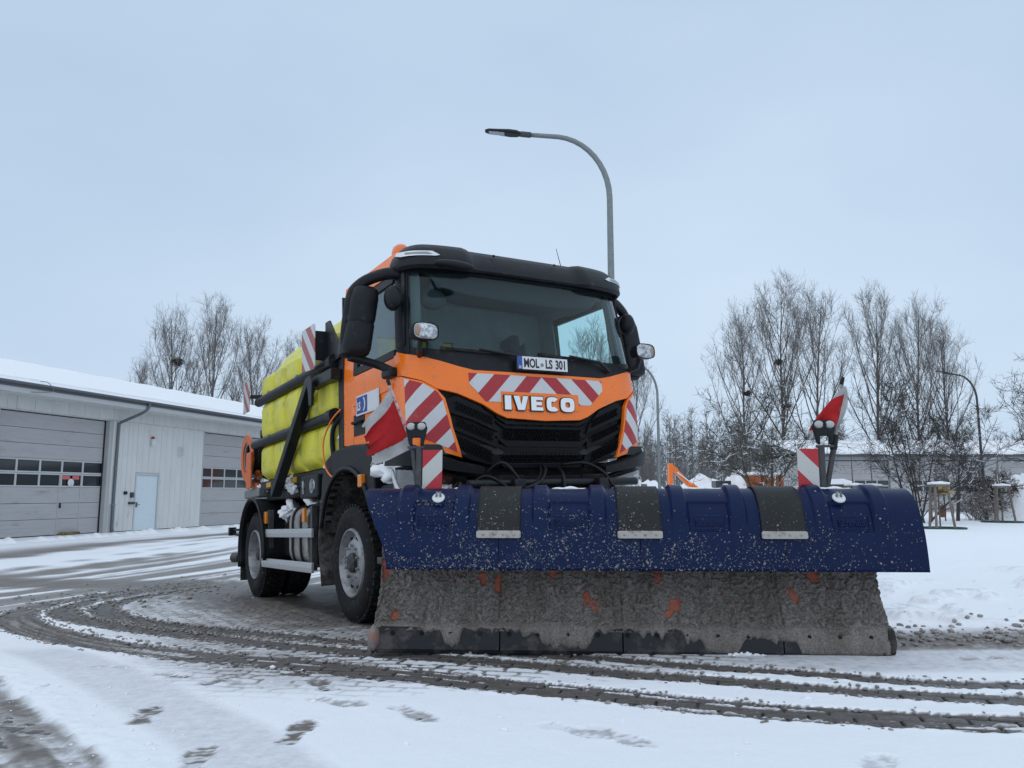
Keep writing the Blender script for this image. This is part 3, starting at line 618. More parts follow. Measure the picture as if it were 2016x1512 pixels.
# ridge of scraped snow in front of the doors
rr = []
x = np.linspace(-12, 22, 500); nb_ = fbm(x * 2.2, x * 0, 4, 77)
m = MB()
for i, u in enumerate(x):
    pass
def bank(u, w):
    h = .06 + .16 * max(0, float(fbm(np.array(u * 2.2), np.array(.5), 4, 77)) - .38) * 2
    return (u, -1.9 - .55 * (w - .5) * (1 + h), math.sin(w * math.pi) * h * (1 + .3 * math.sin(u * 17)) - .02)
m.grid(bank, np.linspace(-12, 22, 420), np.linspace(0, 1, 7)); bo = m.build('snow_ridge', SNOWM, smooth='all'); bo.location = ws.location; bo.rotation_euler = ws.rotation_euler; tag(bo, 'low ridge of scraped snow in front of the workshop doors', 'snow', kind='stuff')

# ================================================================ STREET LAMPS
def street_lamp(label, base, H, arm, head_yaw, r0, mat, tilt=0.0, group='street lamps of the yard'):
    """tapered pole with a swan neck and a flat LED head; arm along local -X"""
    t = empty('street_lamp', (base[0], base[1], base[2]), head_yaw); tag(t, label, 'street lamp', group)
    R_ = min(1.15, arm * .8); pts = [(0, 0, 0), (0, 0, 1.0), (0, 0, H * .5), (0, 0, H - R_ - .3)]
    for k in range(1, 11):
        a = math.pi / 2 * k / 10 * .92; pts.append((-R_ + R_ * math.cos(a), 0, H - R_ - .3 + R_ * math.sin(a) * 1.15))
    e = pts[-1]; pts.append((-arm, 0, e[2] + (arm - R_) * .14))
    rr = [r0, r0, r0 * .82, r0 * .66] + [r0 * (.66 - .012 * k) for k in range(10)] + [r0 * .5]
    MB().tube(pts, rr, 14).build('pole', mat, t, smooth='all')
    MB().lathe([(r0 * 1.25, 0), (r0 * 1.25, .35), (r0 * 1.02, .40)], (0, 0, 0), (0, 0, 1), 14).build('base_sleeve', mat, t)
    e = Vector(pts[-1]); MB().tube([e + Vector((.06, 0, -.008)), e + Vector((-.14, 0, .02))], r0 * .66, 10).build('spigot', POSTG, t)
    hp = [(-.10, .045), (-.22, .10), (-.36, .125), (-.60, .125), (-.78, .10), (-.86, .045)]
    top = [(x_, w_) for x_, w_ in hp]
    hv = []; n = len(hp)
    m = MB()
    secs = []
    for (x_, w_) in hp:
        zt = .055 if x_ > -.5 else .04; zt = .03 if x_ in (-.10, -.86) else zt; zb = -.035 if -.4 < x_ < -.15 else -.015
        secs.append([(x_, -w_, 0), (x_, -w_ * .7, zt), (x_, w_ * .7, zt), (x_, w_, 0), (x_, w_ * .85, zb), (x_, -w_ * .85, zb)])
    for i, s_ in enumerate(secs): m.v += [tuple(e + Vector((p[0], p[1], p[2] + .01 - (p[0] + .1) * .12))) for p in s_]
    for i in range(n - 1):
        for k in range(6): m.f.append((i * 6 + k, i * 6 + (k + 1) % 6, (i + 1) * 6 + (k + 1) % 6, (i + 1) * 6 + k))
    m.f.append(tuple(range(6))); m.f.append(tuple(range((n - 1) * 6, n * 6))); m.build('lamp_head', BLACKP, t, bevel=.012)
    m = MB(); q = lambda x_, y_, z_: tuple(e + Vector((x_, y_, z_ + .01 - (x_ + .1) * .12)))
    m.add([q(-.42, -.085, -.026), q(-.42, .085, -.026), q(-.78, .07, -.026), q(-.78, -.07, -.026), q(-.42, -.085, -.012), q(-.42, .085, -.012), q(-.78, .07, -.012), q(-.78, -.07, -.012)], [(0, 1, 2, 3), (7, 6, 5, 4), (0, 4, 5, 1), (1, 5, 6, 2), (2, 6, 7, 3), (3, 7, 4, 0)]); m.build('light_panel', M('led_window', (.30, .34, .38), .15, coat=.5), t)
    return t
street_lamp('galvanised swan neck street lamp rising behind the orange truck cab', (1.93, 15.0, 0), 8.68, 1.62, rad(-4), .088, STEEL)
street_lamp('slim pale grey street lamp seen past the headlight of the truck', (6.1, 33.0, 0), 6.9, 1.3, rad(28), .075, STEEL)
street_lamp('dark street lamp beside the bare shrubs before the far garage', (25.4, 43.0, 0), 8.0, 1.6, rad(12), .085, POSTG)

# ================================================================ FAR GARAGE ON THE RIGHT
fg = empty('garage_building', (23.4, 62.0, 0), rad(1.0)); tag(fg, 'long grey garage with window strips in its doors behind the bare trees', 'building')
fgw = M('far_garage_wall', (.40, .40, .405), .6, var=.08, vs=.6)
for k in range(6):
    garage_door(fg, .6 + k * 7.2, 6.0 + k * 7.2, 4.0, nwin=6)
    MB().box(6.05 + k * 7.2, 7.75 + k * 7.2, 0, .3, 0, 4.02).build('pier', fgw, fg)
MB().box(-1.0, .55, 0, .3, 0, 4.02).build('pier', fgw, fg)
MB().box(-1.0, 50, .03, .3, 4.04, 4.5).build('wall', fgw, fg); MB().box(-1.0, 50, .35, 12, 0, 4.4).build('rear_block', fgw, fg)
MB().box(-1.4, 50.4, -.7, 0.0, 4.32, 4.52).build('fascia', M('dark_fascia', (.07, .075, .08), .5), fg)
m = MB(); m.prism([(-.75, 4.55), (7, 6.0), (13, 4.55)], lambda a, b, s: (-1.4 if s == 0 else 50.4, a, b)); m.build('roof', M('roof_far', (.1, .1, .1), .6), fg)
m = MB(); m.grid(lambda u, w: (u, -.78 + 7.8 * w, 4.60 + 1.5 * w + .04 * math.sin(u * 2 + w * 5)), np.linspace(-1.4, 50.4, 60), np.linspace(0, 1, 6)); o = m.build('roof_snow', SNOWM, fg, smooth='all'); md = o.modifiers.new('thick', 'SOLIDIFY'); md.thickness = .12

# ================================================================ YARD FURNITURE BEYOND
WOOD = M('weathered_stake', (.20, .17, .145), .85, var=.35, vs=5, stretch=(8, 8, 1)); GREENP = M('green_plastic_ring', (.012, .055, .035), .6)
def stakes(label, x, y, rz, snow=True):
    t = empty('tree_support', (x, y, .04), rz); tag(t, label, 'tree support', 'staked tree supports on the snowfield')
    cs = [(math.cos(a) * .55, math.sin(a) * .55) for a in (rad(210), rad(330), rad(90))]
    tops = []
    for cx_, cy_ in cs:
        tp = (cx_ * .62, cy_ * .62, 1.80); MB().tube([(cx_, cy_, -.06), tp], .05, 9).build('stake', WOOD, t, smooth=True); tops.append(Vector(tp))
    for i in range(3):
        a, b = tops[i], tops[(i + 1) % 3]; d = (b - a).normalized() * .12
        MB().bar(a - d + Vector((0, 0, -.06)), b + d + Vector((0, 0, -.06)), .04, .10).build('crossbar', WOOD, t)
        if snow: MB().tube([a - d + Vector((0, 0, .02)), (a + b) / 2 + Vector((0, 0, .045)), b + d + Vector((0, 0, .02))], [.05, .065, .05], 8).build('snow_cap', SNOWM, t, smooth='all')
    m = MB(); m.tube([a_ + Vector((0, 0, -.32)) for a_ in tops + [tops[0]]], .028, 6); m.build('strap', DARKG, t)
    m = MB(); m.lathe([(.95, -.06), (.95, .08), (.92, .08), (.92, -.06)], (0, 0, 0), (0, 0, 1), 28); m.build('watering_ring', GREENP, t)
    MB().tube([(0, 0, 0), (.02, .01, 1.4), (-.03, 0, 2.6), (.02, .03, 3.4)], [.035, .03, .022, .008], 7).build('young_trunk', M('young_bark', (.10, .085, .07), .85), t)
    return t
stakes('three wooden stakes capped with snow just past the plough end', 17.2, 32.3, .3)
stakes('three wooden stakes in a green ring before the snowy hedge', 24.0, 39.3, .1)
stakes('three wooden stakes half cut off near the leaning bare tree', 26.6, 38.0, .8)
stakes('three wooden stakes mostly hidden behind the blue plough hood', 17.6, 39.0, -.3)
stakes('pair of snow capped stakes peeping over the blue plough hood', 15.8, 37.0, .5)
sg = empty('signpost', (22.4, 41.5, 0)); tag(sg, 'small yellow sign on a thin post beside the staked trees', 'sign')
MB().tube([(0, 0, 0), (0, 0, 1.9)], .035, 8).build('post', POSTG, sg); MB().box(-.42, .42, -.06, -.04, 1.42, 1.62).build('sign_board', M('sign_yellow', (.5, .32, .03), .5), sg); MB().box(-.3, .3, -.06, -.04, 1.66, 1.82).build('sign_board', M('sign_yellow2', (.45, .3, .05), .5), sg)
bt = empty('litter_bin', (22.1, 41.2, 0)); tag(bt, 'rusty brown bin between two posts under the yellow sign', 'bin')
RUST = M('rusty_brown', (.16, .06, .035), .7); MB().lathe([(.16, .25), (.2, .85), (.17, .85), (.14, .3)], (0, 0, 0), (0, 0, 1), 14).build('bin_body', RUST, bt)
for q in (-.55, .55): MB().bar((q, 0, 0), (q, 0, .95), .06, .06).build('post', RUST, bt)
# excavator parked behind, its folded arm showing over the plough
ex = empty('excavator', (13.1, 56.0, 0), rad(8)); tag(ex, 'orange excavator with folded arm parked by the snow heap', 'excavator')
m = MB(); m.bar((-2.05, 0, 3.55), (-2.10, 0, 1.2), .28, .42, (0, 1, 0)); m.build('stick', ORANGE, ex, bevel=.03)
m = MB(); m.bar((-1.98, 0, 3.35), (-.75, 0, 2.1), .30, .34, (0, 1, 0)); m.bar((-.85, 0, 2.2), (1.1, 0, .95), .32, .5, (0, 1, 0)); m.build('boom', ORANGE, ex, bevel=.03)
m = MB(); m.tube([(-1.65, -.2, 2.95), (-.6, -.2, 2.15)], .06, 8); m.build('ram', CHROME, ex)
m = MB(); m.prism([(-2.3, 1.2), (-1.75, 1.15), (-1.5, .5), (-2.0, .15), (-2.6, .45)], lambda a, b, s: (a, -.5 + s, b)); m.build('bucket', POSTG, ex, bevel=.02)
m = MB(); m.box(.6, 3.2, -1.0, 1.0, .85, 1.5); m.build('upper_body', ORANGE, ex, bevel=.08); m = MB(); m.box(.9, 2.0, -.95, .0, 1.5, 2.35); m.build('cab', PANEM, ex, bevel=.06)
for s_ in (-1, 1):
    m = MB(); m.prism([(.2 + .3 * math.cos(a) if math.cos(a) < 0 else 2.9 + .3 * math.cos(a), .38 + .36 * math.sin(a)) for a in np.linspace(0, 2 * math.pi, 17)[:-1]], lambda a, b, s: (a, s_ * .9 + (s - .5) * .4, b)); m.build('track', DARKG, ex)
# orange skip and small sheds under snow
SKIPM = M('faded_skip_orange', (.40, .10, .025), .6, dirt=((.15, .09, .06), .3, 3))
sk = empty('tipper_skip', (17.8, 58.0, 0), rad(-6)); tag(sk, 'orange ribbed steel skip with snow lying on its rim', 'skip')
m = MB(); m.prism([(-1.55, .5), (1.55, .5), (1.75, 2.75), (-1.75, 2.75)], lambda a, b, s: (a, -.9 + 1.8 * s, b)); m.build('skip_body', SKIPM, sk, bevel=.03)
for k in range(6): MB().bar((-1.4 + .56 * k, -.94, .55), (-1.55 + .62 * k, -.94, 2.7), .10, .07).build('rib', SKIPM, sk)
MB().tube([(-1.8, -.95, 2.8), (-.6, -.95, 2.88), (.6, -.95, 2.82), (1.8, -.95, 2.86)], [.08, .12, .09, .1], 8).build('snow_cap', SNOWM, sk, smooth='all'); MB().box(-1.4, 1.4, -.7, .7, 0, .5).build('skip_base', DARKG, sk)
SHED = M('shed_boards', (.16, .145, .13), .8, var=.3, vs=3, stretch=(6, 6, 1))
for x_, y_, w_, h_, lb in ((19.4, 54.0, 2.3, 1.9, 'low flat wooden shelter loaded with snow beside the orange skip'), (21.2, 52.0, 1.5, 2.35, 'narrow timber hut with a snowy pitched roof beyond the marker board')):
    s_ = empty('garden_shed', (x_, y_, 0)); tag(s_, lb, 'shed')
    MB().box(-w_ / 2, w_ / 2, .05, 1.2, 0, h_ - .35).build('back_wall', SHED, s_)
    for q in (-1, 0, 1): MB().bar((q * (w_ / 2 - .06), -.05, 0), (q * (w_ / 2 - .06), -.05, h_ - .35), .1, .1).build('post', SHED, s_)
    m = MB(); m.prism([(-w_ / 2 - .2, h_ - .35), (w_ / 2 + .2, h_ - .35), (w_ / 2 + .1, h_ - .25), (0, h_ - .08), (-w_ / 2 - .1, h_ - .25)], lambda a, b, s: (a, -.25 + 1.6 * s, b)); m.build('roof', SHED, s_)
    m = MB(); m.prism([(-w_ / 2 - .24, h_ - .30), (w_ / 2 + .24, h_ - .30), (w_ / 2 + .1, h_ - .1), (w_ * .2, h_ + .06), (-w_ * .2, h_ + .04), (-w_ / 2 - .15, h_ - .12)], lambda a, b, s: (a, -.3 + 1.7 * s, b)); m.build('snow_cap', SNOWM, s_, bevel=.06)
for x_, y_, lb in ((13.9, 52.0, 'short thick wooden post standing in front of the snow heap'), (7.6, 46.0, 'grey timber post near the slim street lamp')):
    p_ = empty('timber_post', (x_, y_, 0)); tag(p_, lb, 'post'); MB().lathe([(.20, -.1), (.19, 1.9), (.17, 2.0), (0, 2.02)], (0, 0, 0), (0, 0, 1), 10).build('shaft', SHED, p_)
    MB().ball((0, 0, 2.03), (.2, .2, .07), 10, 6).build('snow_cap', SNOWM, p_, smooth='all')
def heap(label, x_, y_, rx, ry, h, seed, mat=SNOWM):
    m = MB(); 
    def fn(u, w):
        r = w; a = u; n_ = float(fbm(np.array(math.cos(a) * r * 3 + seed), np.array(math.sin(a) * r * 3), 4, seed)); edge = 1 + .25 * (float(vnoise(np.array(a * 2.0), np.array(seed * 1.0), seed)) - .5) * (1 if 0 < a < 6.2 else 0)
        return (x_ + rx * r * math.cos(a) * edge, y_ + ry * r * math.sin(a) * edge, h * (1 - r ** 1.6) * (.6 + .8 * n_) - .02)
    m.grid(fn, np.linspace(0, 2 * math.pi, 40), np.linspace(0.001, 1, 18)); o = m.build('snow_heap', mat, smooth='all'); tag(o, label, 'snow heap', 'heaps of cleared snow'); return o
heap('long low snow heap behind the orange excavator arm', 14.2, 60, 5.0, 2.5, 2.6, 3); heap('pointed snow heap left of the orange skip', 16.1, 57.5, 1.8, 1.6, 3.0, 8); heap('tall bank of cleared snow at the dark hedge', 28.2, 44.5, 2.6, 1.8, 2.7, 12)
heap('small snow heap below the slim street lamp', 9.4, 55, 2.4, 2, 2.4, 17)
# ================================================================ TREES
BARK = M('bare_bark', (.150, .135, .125), .9, var=.3, vs=4); BARKD = M('dark_twigs', (.055, .048, .045), .9); BARKH = M('mossy_bark', (.062, .060, .046), .9, var=.3, vs=5); TWIG = M('grey_twigs', (.20, .182, .172), .9)
def segs_mesh(S, n=3):
    """S: array (k,8) p0 p1 r0 r1 -> prisms"""
    S = np.asarray(S, float); p0, p1, r0, r1 = S[:, :3], S[:, 3:6], S[:, 6], S[:, 7]; d = p1 - p0; d /= np.linalg.norm(d, axis=1)[:, None] + 1e-9
    up = np.where(np.abs(d[:, 2:3]) > .9, np.array([[1., 0, 0]]), np.array([[0, 0, 1.]])); a = np.cross(up, d); a /= np.linalg.norm(a, axis=1)[:, None] + 1e-9; b = np.cross(d, a)
    th = np.arange(n) * 2 * np.pi / n; c = np.cos(th)[None, :, None]; s = np.sin(th)[None, :, None]; ring = a[:, None] * c + b[:, None] * s
    V = np.concatenate([p0[:, None] + ring * r0[:, None, None], p1[:, None] + ring * r1[:, None, None]], 1); k = len(S)
    q = np.array([[i, (i + 1) % n, n + (i + 1) % n, n + i] for i in range(n)]); F = (q[None] + (np.arange(k) * 2 * n)[:, None, None]).reshape(-1, 4)
    return V.reshape(-1, 3), F
def gen_tree(seed, H, spread=.30, limbs=22, first=.16, up=.55, wob=.12, r0=None, subs=8, twigs=6, stems=1, twl=.55, tw_r=.010, crook=0.0, lean=(0, 0), vase=False):
    R = np.random.default_rng(seed); trunk = []; fine = []; thick = []
    r0 = r0 or H * .013
    def unit(v): return v / (np.linalg.norm(v) + 1e-9)
    def walk(p, d, Lg, r, nseg, tro, wb, store, rend=.25):
        pts = [(p.copy(), r)]; s = Lg / nseg
        for i in range(nseg):
            d = unit(d + R.normal(0, wb, 3) + np.array([0, 0, tro / nseg])); q = p + d * s; rn = r * (1 - (1 - rend) * (i + 1) / nseg)
            store.append((*p, *q, pts[-1][1], rn)); p = q; pts.append((p.copy(), rn))
        return pts, d
    for st in range(stems):
        d0 = unit(np.array([lean[0], lean[1], 1.0]) + (R.normal(0, .28, 3) * (stems > 1))); h = H * (1 if stems == 1 else R.uniform(.6, .95))
        tp, _ = walk(np.array([R.normal(0, .12 * (stems > 1)), R.normal(0, .12 * (stems > 1)), -.1]), d0, h * .97, r0 * (1 if stems == 1 else .6), 12, .25, wob * .35, trunk, .10)
        for i in range(max(4, limbs // stems)):
            f = first + ((.86 if vase else 1) - first) * ((i + R.random()) / max(4, limbs // stems)) ** .9 * .96; k = min(f * 12, 11.99); j = int(k); base = tp[j][0] + (tp[min(j + 1, 12)][0] - tp[j][0]) * (k - j); rb = tp[j][1] * R.uniform(.38, .6)
            az = i * 2.4 + R.normal(0, .4); tilt = R.uniform(.7, 1.15) * (1.0 - .45 * f); d = unit(np.array([math.cos(az) * math.sin(tilt), math.sin(az) * math.sin(tilt), math.cos(tilt)]) + R.normal(0, crook, 3))
            Ll = (H * spread * (1.35 - f) * R.uniform(.75, 1.2) + H * .05) if not vase else H * (.13 + .56 * (1 - f)) * R.uniform(.75, 1.0)
            if vase: tilt *= .80; d = unit(np.array([math.cos(az) * math.sin(tilt), math.sin(az) * math.sin(tilt), math.cos(tilt)]))
            lp, _ = walk(base, d, Ll, rb, 6, up, wob + crook, thick, .22)
            for s in range(subs):
                fs = R.uniform(.18, 1.0) if not vase else R.uniform(.1, 1.0) ** .7; kk = min(fs * 6, 5.99); jj = int(kk); b2 = lp[jj][0] + (lp[jj + 1][0] - lp[jj][0]) * (kk - jj); ax = unit(lp[jj + 1][0] - lp[jj][0])
                d2 = unit(ax * .75 + R.normal(0, .55, 3) + np.array([0, 0, .25 * up])); L2 = (Ll * R.uniform(.22, .48) * (1.15 - .5 * fs) + .25) if not vase else (R.uniform(1.0, 3.0) * (1.25 - .7 * fs))
                sp, _ = walk(b2, d2, L2, max(lp[jj][1] * .5, tw_r * 1.3), 4, up * .8, wob * 1.3 + crook, thick if L2 > 2 else fine, .3)
                for t in range(twigs):
                    ft = R.uniform(.1, 1.0); k3 = min(ft * 4, 3.99); j3 = int(k3); b3 = sp[j3][0] + (sp[j3 + 1][0] - sp[j3][0]) * (k3 - j3); ax3 = unit(sp[j3 + 1][0] - sp[j3][0])
                    d3 = unit(ax3 * .8 + R.normal(0, .5, 3) + np.array([0, 0, .3 * up])); L3 = R.uniform(.5, 1.2) * twl * (H / 18) ** .5
                    q3, _ = walk(b3, d3, L3, tw_r, 2, up * .4, .16 + crook, fine, .4)
                    if R.random() < .8:
                        m3 = q3[1][0]; d4 = unit(d3 + R.normal(0, .55, 3)); fine.append((*m3, *(m3 + d4 * L3 * R.uniform(.4, .8)), tw_r * .8, tw_r * .4))
    return trunk, thick, fine
def build_tree(name, label, cat, loc, gen, mat, mat2, rz=0.0, group=None, snow=0.0, scale=1.0):
    t = empty(name, loc, rz); t.scale = scale if hasattr(scale, '__len__') else (scale,) * 3; tag(t, label, cat, group); tr, th, fi = gen
    V, F = segs_mesh(tr, 8); put('trunk', big_mesh('trunk', V, F), mat, t, smooth='all')
    V, F = segs_mesh(th, 5); V2, F2 = segs_mesh(fi, 3)
    c = put('crown', big_mesh('crown', V, F), mat, t, smooth='all'); put('twigs', big_mesh('twigs', V2, F2), mat2, c)
    if snow:
        S = np.array(tr + th); d = S[:, 3:6] - S[:, :3]; hz = np.hypot(d[:, 0], d[:, 1]) / (np.linalg.norm(d, axis=1) + 1e-9)
        R = np.random.default_rng(5); m = (hz > .55) & (S[:, 6] > .016) & (R.random(len(S)) < snow); S = S[m].copy()
        Sf = np.array(fi); df = Sf[:, 3:6] - Sf[:, :3]; hf = np.hypot(df[:, 0], df[:, 1]) / (np.linalg.norm(df, axis=1) + 1e-9); mf = (hf > .8) & (R.random(len(Sf)) < snow * .25); S = np.concatenate([S, Sf[mf]])
        S[:, 2] += S[:, 6] * .7; S[:, 5] += S[:, 7] * .7; S[:, 6:8] = S[:, 6:8] * .70 + .006; V, F = segs_mesh(S, 5); tag(put('branch_snow', big_mesh('branch_snow', V, F), SNOWM, c, smooth='all'), kind='stuff')
    return t
def clone(t, loc, rz, sc, label):
    c = copy_tree(t); c.location = loc; c.rotation_euler = (0, 0, rz); c.scale = sc if hasattr(sc, '__len__') else (sc,) * 3; c['label'] = label; return c
POP = [gen_tree(s, 20, .27, 24, .20, 1.0, .060, subs=13, twigs=6, twl=.95, tw_r=.0105, r0=.19, vase=True) for s in (11, 12, 13, 14)]
GL = 'row of tall bare poplars behind the workshop'; GR = 'tall bare poplars beyond the far garage'
P0 = build_tree('poplar_tree', 'broad bare poplar with a dark nest, outermost behind the workshop roof', 'tree', (-31.0, 72, 0), POP[0], BARK, TWIG, .4, GL, scale=.90)
P1 = build_tree('poplar_tree', 'tallest slender bare poplar rising behind the workshop roof', 'tree', (-26.6, 70, 0), POP[1], BARK, TWIG, 1.3, GL, scale=.92)
P2 = build_tree('poplar_tree', 'narrow bare poplar next to the yellow spreader tank', 'tree', (-23.2, 72, 0), POP[2], BARK, TWIG, 2.0, GL, scale=.85)
P3 = build_tree('poplar_tree', 'smaller bare poplar showing just above the yellow tank', 'tree', (-20.2, 74, 0), POP[3], BARK, TWIG, 3.0, GL, scale=.80)
clone(P3, (-34.6, 76, 0), 4.1, .70, 'thin bare poplar at the outer end of the row behind the workshop')
def nest(label, p, r, seed):
    R = np.random.default_rng(seed); S = []
    for _ in range(260):
        a = R.normal(0, 1, 3); a /= np.linalg.norm(a); c = np.array(p) + a * r * R.uniform(.2, 1) * np.array([1, 1, .7]); d = R.normal(0, 1, 3); d /= np.linalg.norm(d); S.append((*(c - d * r * .4), *(c + d * r * .4), .02, .015))
    V, F = segs_mesh(S, 3); o = put('bird_nest', big_mesh('bird_nest', V, F), BARKD); tag(o, label, 'nest', 'clumps in the bare crowns')
nest('dark twig nest high in the outermost poplar behind the workshop', (-30.6, 71.6, 13.4), .55, 3)
data = [(22.3, 76, .97, 0, 'leaning bare poplar at the open edge of the right hand group'), (26.2, 77, 1.12, 1, 'tallest bare poplar of the right hand group with dark clumps'), (29.0, 76, 1.05, 2, 'bushy bare poplar beside the tallest one, above the hawthorn'), (35.9, 78, 1.06, 3, 'bare poplar directly behind the red flag on the plough'),
        (39.0, 76, 1.00, 0, 'broad bare poplar behind the dark multi stemmed shrub'), (42.3, 77, .90, 2, 'shortest bare poplar of the right hand group near the dark lamp')]
for i, (x, y, s, k, lb) in enumerate(data): c = clone((P0, P1, P2, P3)[k], (x, y, 0), 1.7 * i + .5, (s * .95, s * .95, s), lb); c['group'] = GR
c = clone(P2, (9.0, 84, 0), .6, .98, 'bare poplar seen through the side window of the cab'); c['group'] = GR
c = clone(P0, (14.2, 92, 0), 2.7, .86, 'bare poplar showing between the cab and the slim street lamp'); c['group'] = GR
nest('dark clump low in the tallest right hand poplar', (26.1, 76.6, 14.2), .45, 5); nest('dark clump in the leaning right hand poplar', (22.6, 75.6, 11.0), .35, 6); nest('round twig clump below the crown of the tallest poplar', (26.7, 76.5, 9.8), .38, 7)
HAW = gen_tree(33, 6.6, .70, 34, .14, .08, .15, .12, 11, 7, 4, .70, .0085, .15)
build_tree('hawthorn_bush', 'spreading olive brown hawthorn with snow along its branches', 'shrub', (10.9, 34.0, 0), HAW, BARKH, BARKH, .8, None, snow=.30, scale=(1.08, 1.08, .90))
SHR = gen_tree(41, 7.0, .42, 54, .06, .35, .15, .09, 10, 8, 6, .62, .008, .12)
build_tree('bare_shrub', 'dark dense multi stemmed shrub before the far garage', 'shrub', (19.6, 38.5, 0), SHR, BARKD, BARKD, .0, None, snow=.10)
SH2 = gen_tree(47, 4.6, .42, 24, .28, .30, .17, .10, 8, 6, 1, .5, .0085, .16)
build_tree('young_tree', 'small round headed bare tree with snow on its forked trunk', 'tree', (23.2, 41.8, 0), SH2, BARKD, BARKD, 1.0, None, snow=.5)
SH3 = gen_tree(53, 8.6, .46, 30, .22, .25, .14, .13, 8, 6, 1, .65, .009, .12)
build_tree('spreading_tree', 'spreading bare tree reaching in beside the snowy hedge', 'tree', (28.4, 40.5, 0), SH3, BARKD, BARKD, .5, None, snow=.12)
HED = gen_tree(61, 2.7, .42, 60, .04, .15, .22, .05, 9, 7, 8, .4, .009, .2)
build_tree('hedge_bush', 'dark rounded hedge bush dusted with snow behind the stakes', 'shrub', (26.4, 44.0, 0), HED, M('hedge_dark', (.045, .03, .026), .9), M('hedge_leaf', (.06, .035, .03), .9), 0, 'low dark bushes at the snowfield edge', snow=.5, scale=1.2)
b2 = gen_tree(67, 1.9, .45, 50, .04, .15, .2, .04, 8, 6, 7, .35, .008, .2)
build_tree('hedge_bush', 'brown twiggy bush between the yellow sign and the stakes', 'shrub', (24.6, 42.5, 0), b2, M('bush_brown', (.06, .04, .038), .9), TWIG, 0, 'low dark bushes at the snowfield edge', snow=.3)
# far woodland: one mass
R = np.random.default_rng(99); S = []
for i in range(330):
    x = R.uniform(8, 120) if i > 60 else R.uniform(8, 40); y = R.uniform(115, 165); h = R.uniform(7, 12.5) * (1.15 if x > 22 else .8); p = np.array([x, y, 0.0])
    S.append((x, y, -.2, x + R.normal(0, .3), y, h, .13, .02))
    for k in range(38):
        f = R.uniform(.18, 1); a = R.uniform(0, 6.28); b = p + np.array([0, 0, h * f]); e = b + np.array([math.cos(a), math.sin(a), R.uniform(.5, 1.6)]) * h * .13 * (1.25 - f) * R.uniform(.6, 1.5)
        S.append((*b, *e, .035, .018)); m_ = b * .5 + e * .5
        for _ in range(3): S.append((*m_, *(m_ + R.normal(0, .5, 3) + np.array([0, 0, .6])), .022, .012))
V, F = segs_mesh(S, 3); o = put('woodland', big_mesh('woodland', V, F), M('far_wood', (.19, .18, .175), .9)); tag(o, 'far grey line of leafless woodland behind the yard', 'woodland', kind='stuff')
# ================================================================ TRUCK (x forward, y to its left, z up)
TRUCK_M = Matrix(((.52053, .85282, -.04167, .3258), (-.85278, .52170, .02447, 6.8455), (.04261, .02280, .99883, .3666), (0, 0, 0, 1)))
truck = empty('winter_service_truck'); truck.matrix_world = TRUCK_M
tag(truck, 'orange road service truck with black visor and red white warning stripes', 'truck')
CW, CXC, CN = 1.19, .36, 3.8
_t = np.linspace(0, np.pi / 2, 3001); _px = -CXC + CXC * np.cos(_t) ** (2 / CN); _py = CW * np.sin(_t) ** (2 / CN)
_s = np.concatenate([[0], np.cumsum(np.hypot(np.diff(_px), np.diff(_py)))]); SCN = _s[-1]
_zx = np.array([1.0, 1.2, 1.45, 1.7, 1.95, 2.2, 2.3, 3.0, 3.25]); _xx = np.array([-.03, -.03, .03, .05, .04, .01, 0, -.13, -.20])
def CS(s, z):
    """outer skin of the cab: s runs round the cab from the middle of its nose, z is height"""
    s = np.asarray(s, float); z = np.asarray(z, float); a = np.abs(s)
    x = np.where(a < SCN, np.interp(a, _s, _px), -CXC - (a - SCN)); y = np.where(a < SCN, np.interp(a, _s, _py), CW); k = np.clip((z - 2.25) / .9, 0, 1.2)
    return np.stack([x + np.interp(z, _zx, _xx), np.sign(s) * y * (1 - .035 * k), z + 0 * x], -1)
def sx(x, z): return SCN - CXC - x + float(np.interp(z, _zx, _xx))
def patch(name, poly, mat, parent, off=0.0, thick=.02, step=.07, bevel=0, both=False, smooth=True):
    r = []
    for sg in ((1, -1) if both else (1,)):
        P = [(sg * a, b) for a, b in poly]; me = surf_patch(P, CS, step, off, thick); r.append(put(name, me, mat, parent, smooth=smooth, bevel=bevel))
    return r
cab = empty('cab', (0, 0, 0), 0, truck)
hood = [(-1.395, 2.31), (-1.24, 2.265), (-.936, 2.187), (-.80, 2.15), (-.66, 2.122), (.66, 2.122), (.80, 2.15), (.936, 2.187), (1.24, 2.265), (1.395, 2.31), (1.395, 2.095), (1.312, 2.09), (1.116, 2.026), (1.00, 1.955), (.83, 1.918), (.60, 1.83), (.47, 1.755), (.38, 1.722), (.0, 1.706), (-.38, 1.722), (-.47, 1.755), (-.60, 1.83), (-.83, 1.918), (-1.00, 1.955), (-1.116, 2.026), (-1.312, 2.09), (-1.395, 2.095)]
patch('front_flap', hood, ORANGE, cab, .012, .03, bevel=.008)
corner = [(-1.395, 2.088), (-1.312, 2.082), (-1.116, 2.018), (-.996, 1.946), (-.935, 1.872), (-.88, 1.644), (-.796, 1.398), (-1.284, 1.53), (-1.395, 1.56)]
patch('corner_panel', corner, ORANGE, cab, .020, .035, bevel=.010, both=True)
